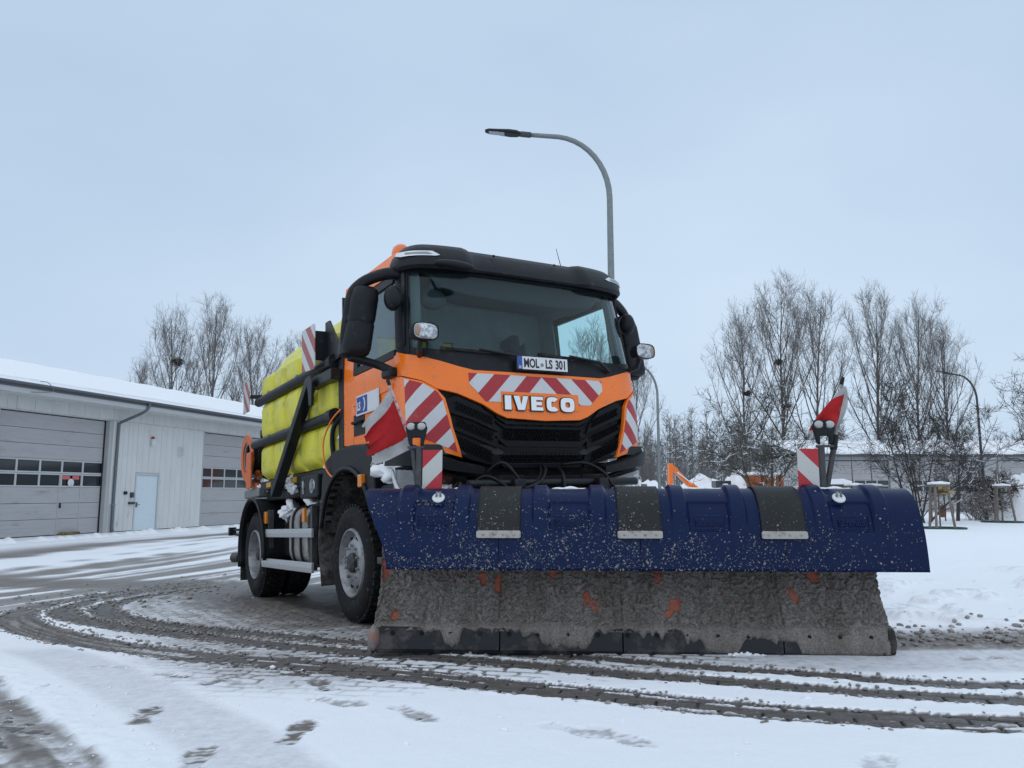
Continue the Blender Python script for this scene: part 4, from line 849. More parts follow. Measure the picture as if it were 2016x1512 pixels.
# printed warning stripes
ST_C = stripes('front_chevron_print', -2.09 / .32, .32); ST_S = stripes('corner_chevron_print', .12, .285)
ch = [(-.716, 2.094), (.664, 2.092), (.664, 2.0), (.50, 1.857), (-.576, 1.857), (-.716, 2.0)]
patch('reflective_chevron', ch, ST_C, cab, .0155, .003)
patch('badge_ground', [(-.43, 1.80), (.372, 1.80), (.372, 1.948), (-.43, 1.948)], ORANGE, cab, .0175, .0015)
cc = [(-1.262, 2.055), (-1.10, 1.995), (-.995, 1.925), (-.958, 1.86), (-.905, 1.65), (-.838, 1.44), (-1.262, 1.61)]
patch('reflective_panel', cc, ST_S, cab, .0235, .003, both=True)
# badge lettering and number plate
BD = M('badge_edge', (.02, .012, .01), .5)
def ring(w, h, k, n=28, gap=None):
    out = []
    for f in (1.0, 0.0):
        a, b = (w / 2, h / 2) if f else (w / 2 - k, h / 2 - k * .82); e = .62 if f else .7
        out.append([(math.copysign(abs(math.cos(t)) ** e, math.cos(t)) * a, math.copysign(abs(math.sin(t)) ** e, math.sin(t)) * b) for t in (np.linspace(gap, 2 * math.pi - gap, n) if gap else np.linspace(0, 2 * math.pi, n + 1)[:-1])])
    return out
hh_ = .062
LETT = {'I': [(-.033, -hh_), (.033, -hh_), (.033, hh_), (-.033, hh_)], 'V': [(-.075, hh_), (-.016, hh_), (.003, -.012), (.022, hh_), (.075, hh_), (.036, -hh_), (-.032, -hh_)],
        'E': [(-.062, -hh_), (.062, -hh_), (.062, -.030), (-.008, -.030), (-.008, -.016), (.050, -.016), (.050, .016), (-.008, .016), (-.008, .030), (.062, .030), (.062, hh_), (-.062, hh_)]}
for ch_, yy in zip('IVECO', (-.375, -.247, -.083, .078, .238)):
    for nm_, mt_, gr_, dx_ in (('badge_edge', BD, .006, .0), ('badge_letter', CHROME, 0.0, .005)):
        fx_ = lambda a, b, s: (float(CS(yy, 1.85)[0]) + .019 + dx_ + (.010 if s else 0) , yy + a, 1.852 + b)
        m = MB()
        if ch_ in LETT:
            P = LETT[ch_]
            if gr_: P = [(a * 1.0 + math.copysign(gr_, a), b + math.copysign(gr_, b)) if abs(b) > .05 else (a + (math.copysign(gr_, a) if abs(a) > .03 else 0), b) for a, b in P]
            m.prism(P, fx_)
        else:
            o_, i_ = ring(.15 + 2 * gr_, .128 + 2 * gr_, .050 + gr_, gap=None) if ch_ == 'O' else ring(.128 + 2 * gr_, .128 + 2 * gr_, .050 + gr_, gap=.62); n = len(o_); cl_ = ch_ == 'O'
            m.v = [fx_(a, b, s) for s in (0, 1) for L_ in (o_, i_) for a, b in L_]
            for k in range(n if cl_ else n - 1):
                k2 = (k + 1) % n; m.f += [(k, k2, n + k2, n + k), (2 * n + k, 3 * n + k, 3 * n + k2, 2 * n + k2), (k, 2 * n + k, 2 * n + k2, k2), (n + k, n + k2, 3 * n + k2, 3 * n + k)]
            if not cl_: m.f += [(0, n, 3 * n, 2 * n), (n - 1, 3 * n - 1, 4 * n - 1, 2 * n - 1)]
        m.build(nm_, mt_, cab, bevel=.003 if mt_ is CHROME else 0)
plt = empty('number_plate', (0, 0, 0), 0, cab)
def plb(y0, y1, z0, z1, x0, x1): return MB().box(x0 + .052, x1 + .052, y0, y1, z0, z1)
plb(-.275, .275, 2.137, 2.268, .0, .018).build('plate_frame', BLACKP, plt, bevel=.006); plb(-.26, .26, 2.150, 2.262, .0185, .0215).build('plate_sheet', M('plate_white', (.66, .67, .68), .35), plt); plb(-.26, -.215, 2.150, 2.262, .0217, .0228).build('country_band', M('plate_blue', (.01, .07, .33), .4), plt)
PB = M('plate_black', (.008, .008, .009), .5); PW = M('plate_letter_white', (.7, .7, .72), .5)
def plate_txt(t_, yc, sz, mat=PB, z0=2.206, **k): text_obj('plate_lettering', t_, sz, mat, plt, lambda px, py, pz: (.0745 + pz, yc + px, z0 + py), extrude=.0006, **k)
plate_txt('MOL', -.120, .108, offset=.0034, sx=.70); plate_txt('LS', .062, .108, offset=.0034, sx=.74); plate_txt('301', .182, .108, offset=.0034, sx=.74); plate_txt('D', -.2375, .03, PW, 2.166, offset=.0012)
MB().lathe([(0, 0), (.017, 0), (.017, .0012), (0, .0012)], (.0741, -.012, 2.195), (1, 0, 0), 18).build('registration_seal', M('seal_grey', (.22, .22, .23), .5), plt)
# black cowl, windscreen, pillars
patch('cowl', [(-1.24, 2.262), (-.936, 2.184), (-.66, 2.118), (.66, 2.118), (.936, 2.184), (1.24, 2.262), (1.25, 2.32), (.9, 2.285), (0, 2.272), (-.9, 2.285), (-1.25, 2.32)], BLACKP, cab, .002, .03)
patch('windscreen', [(-1.215, 2.30), (-.9, 2.27), (0, 2.255), (.9, 2.27), (1.215, 2.30), (1.17, 3.04), (-1.17, 3.04)], GLASSW, cab, -.004, .004)
patch('windscreen_border', [(-1.205, 2.965), (-1.20, 3.05), (1.20, 3.05), (1.205, 2.965), (1.10, 2.985), (0, 3.0), (-1.10, 2.985)], BLACKP, cab, .002, .004)
patch('a_pillar', [(1.20, 2.27), (1.395, 2.30), (1.40, 2.6), (1.33, 3.07), (1.17, 3.07), (1.195, 2.7)], BLACKP, cab, .008, .05, both=True, bevel=.006)
patch('pillar_trim', [(1.235, 2.34), (1.265, 2.34), (1.225, 3.03), (1.195, 3.03)], BLACKM, cab, .018, .01, both=True)
# sides
for sg in (-1, 1):
    P_ = lambda pts: [(sg * sx(a, b), b) for a, b in pts]
    d = empty('door', (0, 0, 0), 0, cab)
    put('door_skin', surf_patch(P_([(-.425, 2.275), (-.425, 1.60), (-.60, 1.60), (-1.10, 1.60), (-1.40, 1.60), (-1.40, 2.275)]), CS, .07, .004, .03), ORANGE, d, smooth=True, bevel=.008)
    put('door_swage', surf_patch(P_([(-.43, 2.06), (-.43, 2.015), (-1.39, 1.985), (-1.39, 2.03)]), CS, .07, .014, .02), ORANGE, d, smooth=True, bevel=.006)
    for nm, q in (('window_frame', [(-.41, 2.345), (-.41, 2.28), (-1.40, 2.28), (-1.40, 2.345)]), ('window_frame', [(-1.30, 2.345), (-1.40, 2.345), (-1.40, 3.02), (-1.32, 3.02)]), ('window_frame', [(-.50, 2.96), (-1.32, 2.96), (-1.40, 3.03), (-.45, 3.03)])):
        put(nm, surf_patch(P_(q), CS, .09, .004, .04), BLACKP, d, smooth=True)
    put('side_window', surf_patch(P_([(-.44, 2.33), (-1.33, 2.33), (-1.34, 2.98), (-.46, 2.98)]), CS, .12, -.012, .004), GLASSD, d, smooth=True)
    put('handle_recess', surf_patch(P_([(-1.10, 1.70), (-1.38, 1.70), (-1.38, 1.90), (-1.10, 1.88)]), CS, .1, .008, .006), BLACKP, d)
    m = MB(); p = [CS(sg * sx(x_, 1.82), 1.82) + np.array([0, sg * o_, 0]) for x_, o_ in ((-1.14, .012), (-1.17, .045), (-1.32, .045), (-1.35, .012))]; m.tube(p, .014, 8); m.build('door_handle', BLACKP, d, smooth='all')
    put('rear_pillar', surf_patch(P_([(-1.41, 3.02), (-1.41, 1.62), (-1.70, 1.64), (-1.70, 3.04)]), CS, .08, .002, .03), ORANGE, cab, smooth=True, bevel=.006)
    put('roof_rail', surf_patch(P_([(-.36, 3.045), (-1.70, 3.045), (-1.70, 3.22), (-.40, 3.22)]), CS, .08, .004, .03), ORANGE, cab, smooth=True, bevel=.006)
    put('pillar_skirt', surf_patch([(sg * 1.397, 2.30), (sg * 1.397, 1.60), (sg * sx(-.42, 1.6), 1.60), (sg * sx(-.42, 2.28), 2.28)], CS, .08, .004, .03), ORANGE, cab, smooth=True)
# crest sticker on the visible door
SB = M('sticker_blue', (.012, .035, .22), .4); SW = M('sticker_white', (.62, .63, .65), .4)
stq = lambda x0, x1, z0, z1: [(-sx(a, b), b) for a, b in ((x0, z0), (x1, z0), (x1, z1), (x0, z1))]
stk = patch('door_sticker', stq(-1.28, -.72, 1.88, 2.065), SW, cab, .020, .002)[0]
patch('sticker_field', stq(-1.265, -1.0, 1.895, 2.05), SB, stk, .0215, .0012); patch('sticker_field', stq(-.98, -.735, 1.895, 2.05), SW, stk, .0215, .0012)
yS = -CW - .0225
text_obj('sticker_lettering', 'LS', .105, SW, stk, lambda px, py, pz: (-1.205 + px, yS - pz, 1.965 + py), extrude=.0006, offset=.004, sx=.85)
m = MB(); cr_ = [(math.cos(a) * .07, math.sin(a) * .07) for a in np.linspace(-1.2, 1.2, 14)] + [(math.cos(a) * .075 - .03, math.sin(a) * .066) for a in np.linspace(1.0, -1.0, 14)]
m.prism(cr_, lambda a, b, s: (-1.11 + a, yS - .0012 * s, 1.972 + b)); m.build('sticker_crescent', SW, stk)
# roof, beacon, antenna, visor
def roof(u, w): 
    y = -1.13 + 2.26 * w; return (-.30 - 1.40 * u, y, 3.19 + .10 * (1 - abs(2 * w - 1) ** 3) * (1 - .35 * (2 * u - 1) ** 4))
m = MB(); m.grid(roof, np.linspace(0, 1, 12), np.linspace(0, 1, 22)); ro = m.build('roof', ORANGE, cab, smooth='all'); ro.modifiers.new('t', 'SOLIDIFY').thickness = .03
for sg in (-1, 1):
    b_ = empty('beacon', (-.82, sg * .93, 3.24), 0, cab); MB().lathe([(.10, 0), (.10, .04), (.085, .05)], (0, 0, 0), (0, 0, 1), 20, True).build('beacon_base', BLACKP, b_); MB().lathe([(.085, .05), (.088, .12), (.075, .17), (.04, .20), (0, .21)], (0, 0, 0), (0, 0, 1), 20).build('beacon_dome', M('beacon_orange', (.75, .14, .01), .12, coat=.7, bump=.3, bs=40), b_, smooth='all')
MB().tube([(-.62, .78, 3.26), (-.72, .77, 3.62)], [.006, .0025], 6).build('antenna', BLACKP, cab)
vs_s = np.concatenate([np.linspace(-1.33, -.66, 14), [-.60, -.57], np.linspace(-.48, .48, 9), [.57, .60], np.linspace(.66, 1.33, 14)])
def visor(s, k):
    a = abs(s); e = sst(.56, .64, a); up_ = .010 * e - .035 * sst(1.0, 1.35, a); of = .045 + .045 * e - .055 * sst(1.05, 1.33, a)
    prof = [(-.03, 3.035), (of * .8, 3.02 - .012 * e), (of + .015, 3.035), (of + .02, 3.09), (of - .01, 3.185 + up_), (of - .06, 3.245 + up_), (of - .16, 3.262 + up_), (-.16, 3.20)]
    o_, z_ = prof[k]; P = CS(s, z_); e_ = 1e-3; T = CS(s + e_, z_) - CS(s - e_, z_); n_ = np.array([T[1], -T[0], 0]); n_ /= np.linalg.norm(n_); return P + n_ * o_
m = MB(); m.grid(visor, vs_s, range(8)); nv_ = len(vs_s); m.f.append(tuple(range(8))); m.f.append(tuple((nv_ - 1) * 8 + k for k in range(8))); vis = m.build('sun_visor', BLACKP, cab, smooth=True)
for sg in (-1, 1):
    pts = [(1.07, 3.125), (.90, 3.125), (.86, 3.10), (1.05, 3.09)] if False else [(1.20, 3.125), (.96, 3.125), (.90, 3.09), (.94, 3.08), (1.18, 3.08), (1.215, 3.10)]
    put('marker_light', surf_patch([(sg * a, b + .01) for a, b in pts], CS, .05, .106, .05), CHROME, vis, smooth=True); put('led_window', surf_patch([(sg * (1.06 + (a - 1.06) * .62), 3.1125 + (b - 3.1025) * .5) for a, b in pts], CS, .05, .1075, .006), M('led_grey', (.25, .27, .28), .2), vis)
for s_ in (-.97, -.35, .33, .97):
    p = CS(s_, 3.20); MB().ball((p[0] + .055, p[1], 3.205), .012, 8, 6).build('visor_screw', DARKM, vis)
# wipers, front mirror
for y0, y1 in ((-.95, -.28), (-.02, .62)):
    w_ = empty('wiper', (0, 0, 0), 0, cab)
    q0 = CS(y0, 2.29); q1 = CS(y1, 2.262); MB().bar((q0[0] + .03, y0, 2.298), (q1[0] + .035, y1, 2.275), .016, .022).build('wiper_blade', DARKM, w_)
    m = MB(); m.tube([(q1[0] + .02, y1 + .16, 2.19), (q1[0] + .055, y1 + .02, 2.265), ((q0[0] + q1[0]) / 2 + .06, (y0 + y1) / 2, 2.302)], [.018, .014, .008], 7); m.build('wiper_arm', BLACKM, w_)
m = MB(); m.ball((.10, -.86, 2.985), (.055, .19, .038), 14, 8); m.tube([(-.05, -.95, 3.03), (.08, -.90, 3.0)], .018, 7); fm = m.build('front_mirror', BLACKP, cab, smooth='all'); fm.rotation_euler = (rad(0), 0, 0)
# ---- mirrors
def mirror(sg):
    mi = empty('mirror', (-.29, sg * -.10, .04), 0, cab); cx_, cy_ = -.23, sg * 1.565
    secs = [(2.235, .06, .085), (2.255, .095, .118), (2.30, .115, .128), (2.50, .122, .126), (2.525, .112, .118), (2.55, .122, .126), (2.74, .12, .126), (2.82, .105, .112), (2.85, .07, .085)]
    m = MB(); n = 20
    for z_, a, b in secs:
        lean = (z_ - 2.54) * .17
        for k in range(n):
            t = 2 * math.pi * k / n; c_, s_ = math.cos(t), math.sin(t); m.v.append((cx_ + a * math.copysign(abs(c_) ** .55, c_), cy_ + sg * -lean + b * math.copysign(abs(s_) ** .55, s_), z_))
    for i in range(len(secs) - 1):
        for k in range(n): m.f.append((i * n + k, i * n + (k + 1) % n, (i + 1) * n + (k + 1) % n, (i + 1) * n + k))
    m.f.append(tuple(range(n))); m.f.append(tuple(range((len(secs) - 1) * n, len(secs) * n))); m.build('mirror_housing', BLACKP, mi, smooth=True)
    MB().box(cx_ - .128, cx_ - .121, cy_ - .1, cy_ + .1, 2.32, 2.78).build('mirror_glass', CHROME, mi)
    m = MB(); m.tube(catmull([(-.10, sg * 1.23, 2.97), (-.13, sg * 1.34, 2.97), (-.18, sg * 1.46, 2.93), (-.22, sg * 1.56, 2.87), (-.22, sg * 1.635, 2.78), (-.22, sg * 1.675, 2.6), (-.22, sg * 1.70, 2.35), (-.22, sg * 1.66, 2.235)], 5), np.concatenate([np.linspace(.055, .05, 12), np.linspace(.05, .033, 12), np.full(12, .033)]).tolist(), 10); m.tube(catmull([(-.22, sg * 1.66, 2.235), (-.22, sg * 1.5, 2.205), (-.20, sg * 1.38, 2.17), (-.12, sg * 1.30, 2.11)], 5), .036, 10); m.build('mirror_arm', BLACKP, mi, smooth='all')
    m = MB(); m.box(-.24, -.04, sg * 1.275, sg * 1.37, 2.06, 2.14); m.build('arm_bracket', BLACKP, mi, bevel=.025, seg=3)
    m = MB(); m.ball((.03, sg * 1.36, 2.71), (.09, .075, .11), 14, 9); m.build('kerb_mirror', BLACKP, mi, smooth='all')
mirror(-1); mirror(1)
# ---- lamp pods beside the windscreen
for sg in (-1, 1):
    lp = empty('auxiliary_lamp', (0, 0, 0), 0, cab); c = Vector((.07, sg * 1.145, 2.395)); n = 22; m = MB(); m2 = MB()
    out = [(math.copysign(abs(math.cos(t)) ** .62, math.cos(t)) * .115, math.copysign(abs(math.sin(t)) ** .62, math.sin(t)) * .072) for t in np.linspace(0, 2 * math.pi, n + 1)[:-1]]
    for k, (dx, sc) in enumerate(((.05, .92), (.055, 1.0), (.0, 1.0), (-.07, .8), (-.12, .4))):
        m.v += [(c.x + dx, c.y + a * sc, c.z + b * sc) for a, b in out]
    for i in range(4): m.f += [(i * n + k, i * n + (k + 1) % n, (i + 1) * n + (k + 1) % n, (i + 1) * n + k) for k in range(n)]
    m.f.append(tuple(range(4 * n, 5 * n))); m.build('lamp_housing', BLACKP, lp, smooth=True)
    for i, (dx, sc) in enumerate(((.052, .90), (.064, .6), (.068, .2))): m2.v += [(c.x + dx, c.y + a * sc, c.z + b * sc) for a, b in out]
    for i in range(2): m2.f += [(i * n + k, i * n + (k + 1) % n, (i + 1) * n + (k + 1) % n, (i + 1) * n + k) for k in range(n)]
    m2.f.append(tuple(range(2 * n, 3 * n))); m2.build('lamp_lens', LENS, lp, smooth='all')
    if True:
        m = MB(); m.ball((c.x + .052, c.y - .07 * (1 if sg < 0 else -1), c.z), (.018, .03, .05), 10, 8); m.build('indicator_lens', M('pale_amber_' + ('a' if sg < 0 else 'b'), (.34, .20, .13), .2, coat=.4), lp, smooth='all')
    m = MB(); m.tube([c + Vector((-.05, 0, -.06)), c + Vector((-.08, 0, -.13)), c + Vector((-.18, -sg * .05, -.16))], .025, 8); m.build('lamp_bracket', BLACKM, lp)
# ---- grille
GRILM = M('grille_plastic', (.0045, .006, .008), .55, spec=.18, dirt=((.02, .021, .022), .08, 20), specks=((.10, .10, .10), 90, .72))
gr = empty('grille', (0, 0, 0), 0, cab)
gp_ = [(-.925, 1.875), (-.83, 1.908), (-.60, 1.82), (-.47, 1.745), (-.38, 1.712), (0, 1.696), (.38, 1.712), (.47, 1.745), (.60, 1.82), (.83, 1.908), (.925, 1.875), (.87, 1.644), (.79, 1.402), (.70, 1.368), (.45, 1.31), (-.45, 1.31), (-.70, 1.368), (-.79, 1.402), (-.87, 1.644)]
patch('grille_back', gp_, DARKG, gr, -.05, .02)
patch('grille_wing', [(.925, 1.873), (.83, 1.905), (.62, 1.822), (.50, 1.70), (.455, 1.60), (.70, 1.70), (.90, 1.76)], GRILM, gr, -.006, .03, both=True, bevel=.006)
patch('grille_wing', [(.885, 1.70), (.72, 1.66), (.46, 1.545), (.46, 1.47), (.70, 1.56), (.865, 1.62)], GRILM, gr, -.006, .03, both=True, bevel=.006)
patch('grille_wing', [(.855, 1.58), (.70, 1.52), (.44, 1.40), (.45, 1.312), (.70, 1.37), (.788, 1.404)], GRILM, gr, -.006, .03, both=True, bevel=.006)
for zc, hh, of in ((1.69, .016, -.012), (1.645, .012, -.02), (1.508, .026, -.004), (1.455, .012, -.018), (1.325, .022, -.006)):
    patch('grille_slat', [(-.47, zc + .04), (-.38, zc - hh), (.38, zc - hh), (.47, zc + .04), (.47, zc + .04 + hh), (.38, zc + hh), (-.38, zc + hh), (-.47, zc + .04 + hh)], GRILM, gr, of, .04, bevel=.005)
for zc in (1.72, 1.56, 1.41):
    for q in (-.3, -.15, 0, .15, .3): patch('grille_rib', [(q - .008, zc - .06), (q + .008, zc - .06), (q + .008, zc + .06), (q - .008, zc + .06)], DARKM, gr, -.03, .015)
def hexes(name, s0, s1, z0, z1, skew=0.0, r=.0165):
    m = MB(); i = 0; z = z0
    while z < z1:
        s = s0 + (r * .87 if i % 2 else 0)
        while s < s1:
            zz = z + skew * (abs(s) - min(abs(s0), abs(s1))); v = []
            for rr, of in ((r * 1.0, -.022), (r * .74, -.018), (r * .66, -.036)):
                for k in range(6): a = math.pi / 6 + k * math.pi / 3; ss_, z_ = s + rr * math.cos(a), zz + rr * math.sin(a); P = CS(ss_, z_); v.append((P[0] + of, P[1], P[2]))
            m.add(v, [(k, (k + 1) % 6, 6 + (k + 1) % 6, 6 + k) for k in range(6)] + [(6 + k, 6 + (k + 1) % 6, 12 + (k + 1) % 6, 12 + k) for k in range(6)]); s += r * 1.74
        z += r * 1.5; i += 1
    o = m.build(name, GRILM, gr, fix=False); tag(o, kind='stuff'); return o
hexes('honeycomb_mesh', -.40, .40, 1.555, 1.64); hexes('honeycomb_mesh', -.40, .40, 1.352, 1.43)
def hexw(sg):
    for z0, z1 in ((1.735, 1.80), (1.60, 1.655), (1.43, 1.50)):
        a, b = (.52, .84); o = hexes('honeycomb_mesh', *((a, b) if sg > 0 else (-b, -a)), z0 - .06, z1 - .06, .38, .015); o.location.x = .022
hexw(1); hexw(-1)
# ---- bumper, headlights, step
patch('bumper', [(-1.42, .62), (1.42, .62), (1.42, 1.05), (1.0, 1.10), (.62, 1.24), (-.62, 1.24), (-1.0, 1.10), (-1.42, 1.05)], BLACKP, truck, .02, .05, bevel=.01)
patch('lower_apron', [(-.8, 1.22), (.8, 1.22), (.78, 1.33), (-.78, 1.33)], DARKM, truck, -.10, .03)
patch('bumper_brow', [(.62, 1.27), (.85, 1.30), (1.10, 1.345), (1.5, 1.36), (1.5, 1.47), (1.1, 1.46), (.82, 1.37), (.62, 1.33)], BLACKP, truck, .09, .11, both=True, bevel=.035)
for sg in (-1, 1):
    hl = empty('headlight', (0, 0, 0), 0, truck)
    hp = [(.66, 1.08), (.74, 1.24), (.95, 1.285), (1.18, 1.335), (1.46, 1.345), (1.40, 1.16), (1.22, 1.04), (.9, 1.01)]
    put('headlight_housing', surf_patch([(sg * a, b) for a, b in hp], CS, .06, .01, .05), DARKM, hl, smooth=True)
    put('headlight_lens', surf_patch([(sg * a, b) for a, b in [(.71, 1.09), (.77, 1.225), (.95, 1.265), (1.18, 1.31), (1.42, 1.325), (1.36, 1.17), (1.2, 1.065), (.9, 1.035)]], CS, .04, .055, .006), glass('headlight_glass_' + ('a' if sg < 0 else 'b'), (.85, .87, .88), .12), hl, smooth=True)
    for s_, z_, r_ in ((.82, 1.14, .055), (.98, 1.16, .06), (1.14, 1.19, .055)):
        P = CS(sg * s_, z_); MB().lathe([(.012, .0), (r_ * .6, .012), (r_, .04), (r_ * 1.05, .04)], (P[0] + .012, P[1], z_), (1, 0, 0), 16).build('reflector', CHROME, hl, smooth='all')
    put('light_strip', surf_patch([(sg * a, b) for a, b in [(1.20, 1.09), (1.24, 1.085), (1.43, 1.315), (1.39, 1.32)]], CS, .05, .062, .01), M('clear_strip_' + ('a' if sg < 0 else 'b'), (.6, .62, .64), .15, coat=.5), hl, smooth=True)
# plough mounting plate, hoses and lifting gear in front of the bumper
mt = empty('plough_mount', (0, 0, 0), 0, truck)
m = MB(); m.box(.06, .14, -.62, .62, .55, 1.12); m.build('mounting_plate', BLACKM, mt, bevel=.01)
for yy in (-.42, .42):
    m = MB(); m.box(.14, .30, yy - .05, yy + .05, .60, 1.20); m.build('bracket', BLACKM, mt, bevel=.01)
    MB().box(.12, .16, yy - .12, yy + .12, 1.02, 1.24).build('bracket_plate', DARKM, mt, bevel=.006)
m = MB(); m.tube([(.2, -.85, 1.17), (.2, .85, 1.17)], .035, 10); m.build('cross_tube', BLACKM, mt, smooth=True)
m = MB(); m.bar((.2, -.35, .75), (1.35, -.45, .55), .10, .12); m.bar((.2, .35, .75), (1.35, -.05, .55), .10, .12); m.build('push_arm', BLACKM, mt, bevel=.01)
m = MB(); m.tube([(.2, 0, 1.1), (.75, -.12, .95)], .05, 10); m.tube([(.7, -.11, .965), (1.15, -.2, .85)], .03, 10); m.build('lift_ram', BLACKM, mt, smooth=True)
for i, pts in enumerate(([(.02, -.62, 1.24), (.16, -.5, 1.34), (.25, -.38, 1.16), (.3, -.3, 1.0)], [(.02, -.05, 1.32), (.14, -.12, 1.26), (.26, -.26, 1.16), (.34, -.42, 1.1)], [(.02, -.02, 1.33), (.15, -.08, 1.28), (.28, -.22, 1.18), (.36, -.42, 1.12)], [(.05, .12, 1.30), (.2, .06, 1.24), (.28, .02, 1.10)], [(.05, .15, 1.33), (.2, .3, 1.33), (.25, .45, 1.25), (.3, .52, 1.12)], [(.1, -.8, 1.15), (.2, -.68, 1.23), (.26, -.5, 1.12)])):
    MB().tube(catmull(pts, 6), .014, 8).build('hydraulic_hose', BLACKP, mt, smooth='all')
# ---- cab interior
it = empty('cab_interior', (0, 0, 0), 0, cab)
m = MB(); m.box(-1.66, -1.60, -1.12, 1.12, 1.45, 2.36); m.box(-1.66, -1.60, -1.12, 1.12, 2.74, 3.18); m.box(-1.66, -1.60, -1.12, -.86, 2.36, 2.74); m.box(-1.66, -1.60, -.30, -.12, 2.36, 2.74); m.box(-1.66, -1.60, .0, 1.12, 2.36, 2.74); m.build('rear_wall', INT, it)
MB().box(-1.66, .0, -1.12, 1.12, 1.42, 1.5).build('floor', INTD, it)
m = MB(); m.grid(lambda u, w: (-.16 - 1.48 * u, -1.08 + 2.16 * w, 3.11 + .03 * math.sin(w * math.pi)), [0, .3, 1], np.linspace(0, 1, 8)); m.build('headliner', INT, it)
m = MB(); m.prism([(-.98, 3.08), (-.92, 2.97), (-.80, 2.88), (-.45, 2.84), (.45, 2.82), (.80, 2.86), (.92, 2.96), (.98, 3.08)], lambda a, b, s: (-.24 - .36 * s, a, b)); m.build('overhead_shelf', INTD, it, bevel=.03)
m = MB(); m.prism([(-.06, 2.24), (-.25, 2.27), (-.52, 2.24), (-.60, 2.10), (-.55, 1.6), (-.08, 1.6)], lambda a, b, s: (a, -1.08 + 2.16 * s, b)); m.build('dashboard', INTD, it, bevel=.03)
for yy in (-.62, .62):
    s_ = empty('seat', (0, 0, 0), 0, it)
    MB().box(-1.35, -.85, yy - .27, yy + .27, 1.75, 1.95).build('seat_cushion', SEATM, s_, bevel=.06); m = MB(); m.bar((-1.30, yy, 1.9), (-1.45, yy, 2.58), .50, .14, (0, 1, 0)); m.build('backrest', SEATM, s_, bevel=.06); m = MB(); m.bar((-1.45, yy, 2.60), (-1.48, yy, 2.82), .28, .12, (0, 1, 0)); m.build('headrest', SEATM, s_, bevel=.05); MB().box(-1.3, -.95, yy - .2, yy + .2, 1.5, 1.76).build('pedestal', INTD, s_)
m = MB(); c = Vector((-.62, .62, 2.24)); ax_ = Vector((-.55, 0, .83)); d_, a_, b_ = basis(ax_); m.tube([c + (a_ * math.cos(t) + b_ * math.sin(t)) * .23 for t in np.linspace(0, 2 * math.pi, 33)], .017, 8, False); m.bar(c - a_ * .22, c + a_ * .22, .05, .02); m.tube([c, c - ax_ * .35], .04, 8); m.build('steering_wheel', INTD, it, smooth=True)
for yy, z1 in ((-.12, 2.42), (.14, 2.50)): MB().bar((-.42, yy, 2.22), (-.46, yy, z1), .10, .03, (0, 1, 0)).build('device_holder', INTD, it, bevel=.01)
m = MB(); m.ball((-.33, -.86, 2.80), (.05, .13, .10), 14, 9); m.tube([(-.33, -.86, 2.85), (-.33, -.86, 3.0)], .03, 8); m.build('inner_mirror', INTD, it, smooth='all')
LININGM = M('pillar_lining_grey', (.085, .095, .10), .8)
for sg in (-1, 1):
    put('pillar_lining', surf_patch([(sg * 1.10, 2.28), (sg * 1.37, 2.28), (sg * 1.33, 3.06), (sg * 1.07, 3.06)], CS, .08, -.045, .02), LININGM, it, smooth=True)
    Q_ = lambda pts: [(sg * sx(a, b), b) for a, b in pts]
    put('side_lining', surf_patch(Q_([(-1.34, 3.1), (-1.34, 1.5), (-1.68, 1.5), (-1.68, 3.1)]), CS, .1, -.05, .01), INT, it, smooth=True)
    put('side_lining', surf_patch(Q_([(-.40, 2.27), (-.40, 1.5), (-1.34, 1.5), (-1.34, 2.27)]), CS, .1, -.05, .01), INT, it, smooth=True)
    put('side_lining', surf_patch(Q_([(-.40, 3.18), (-.40, 3.02), (-1.66, 3.02), (-1.66, 3.18)]), CS, .1, -.05, .01), INT, it, smooth=True)
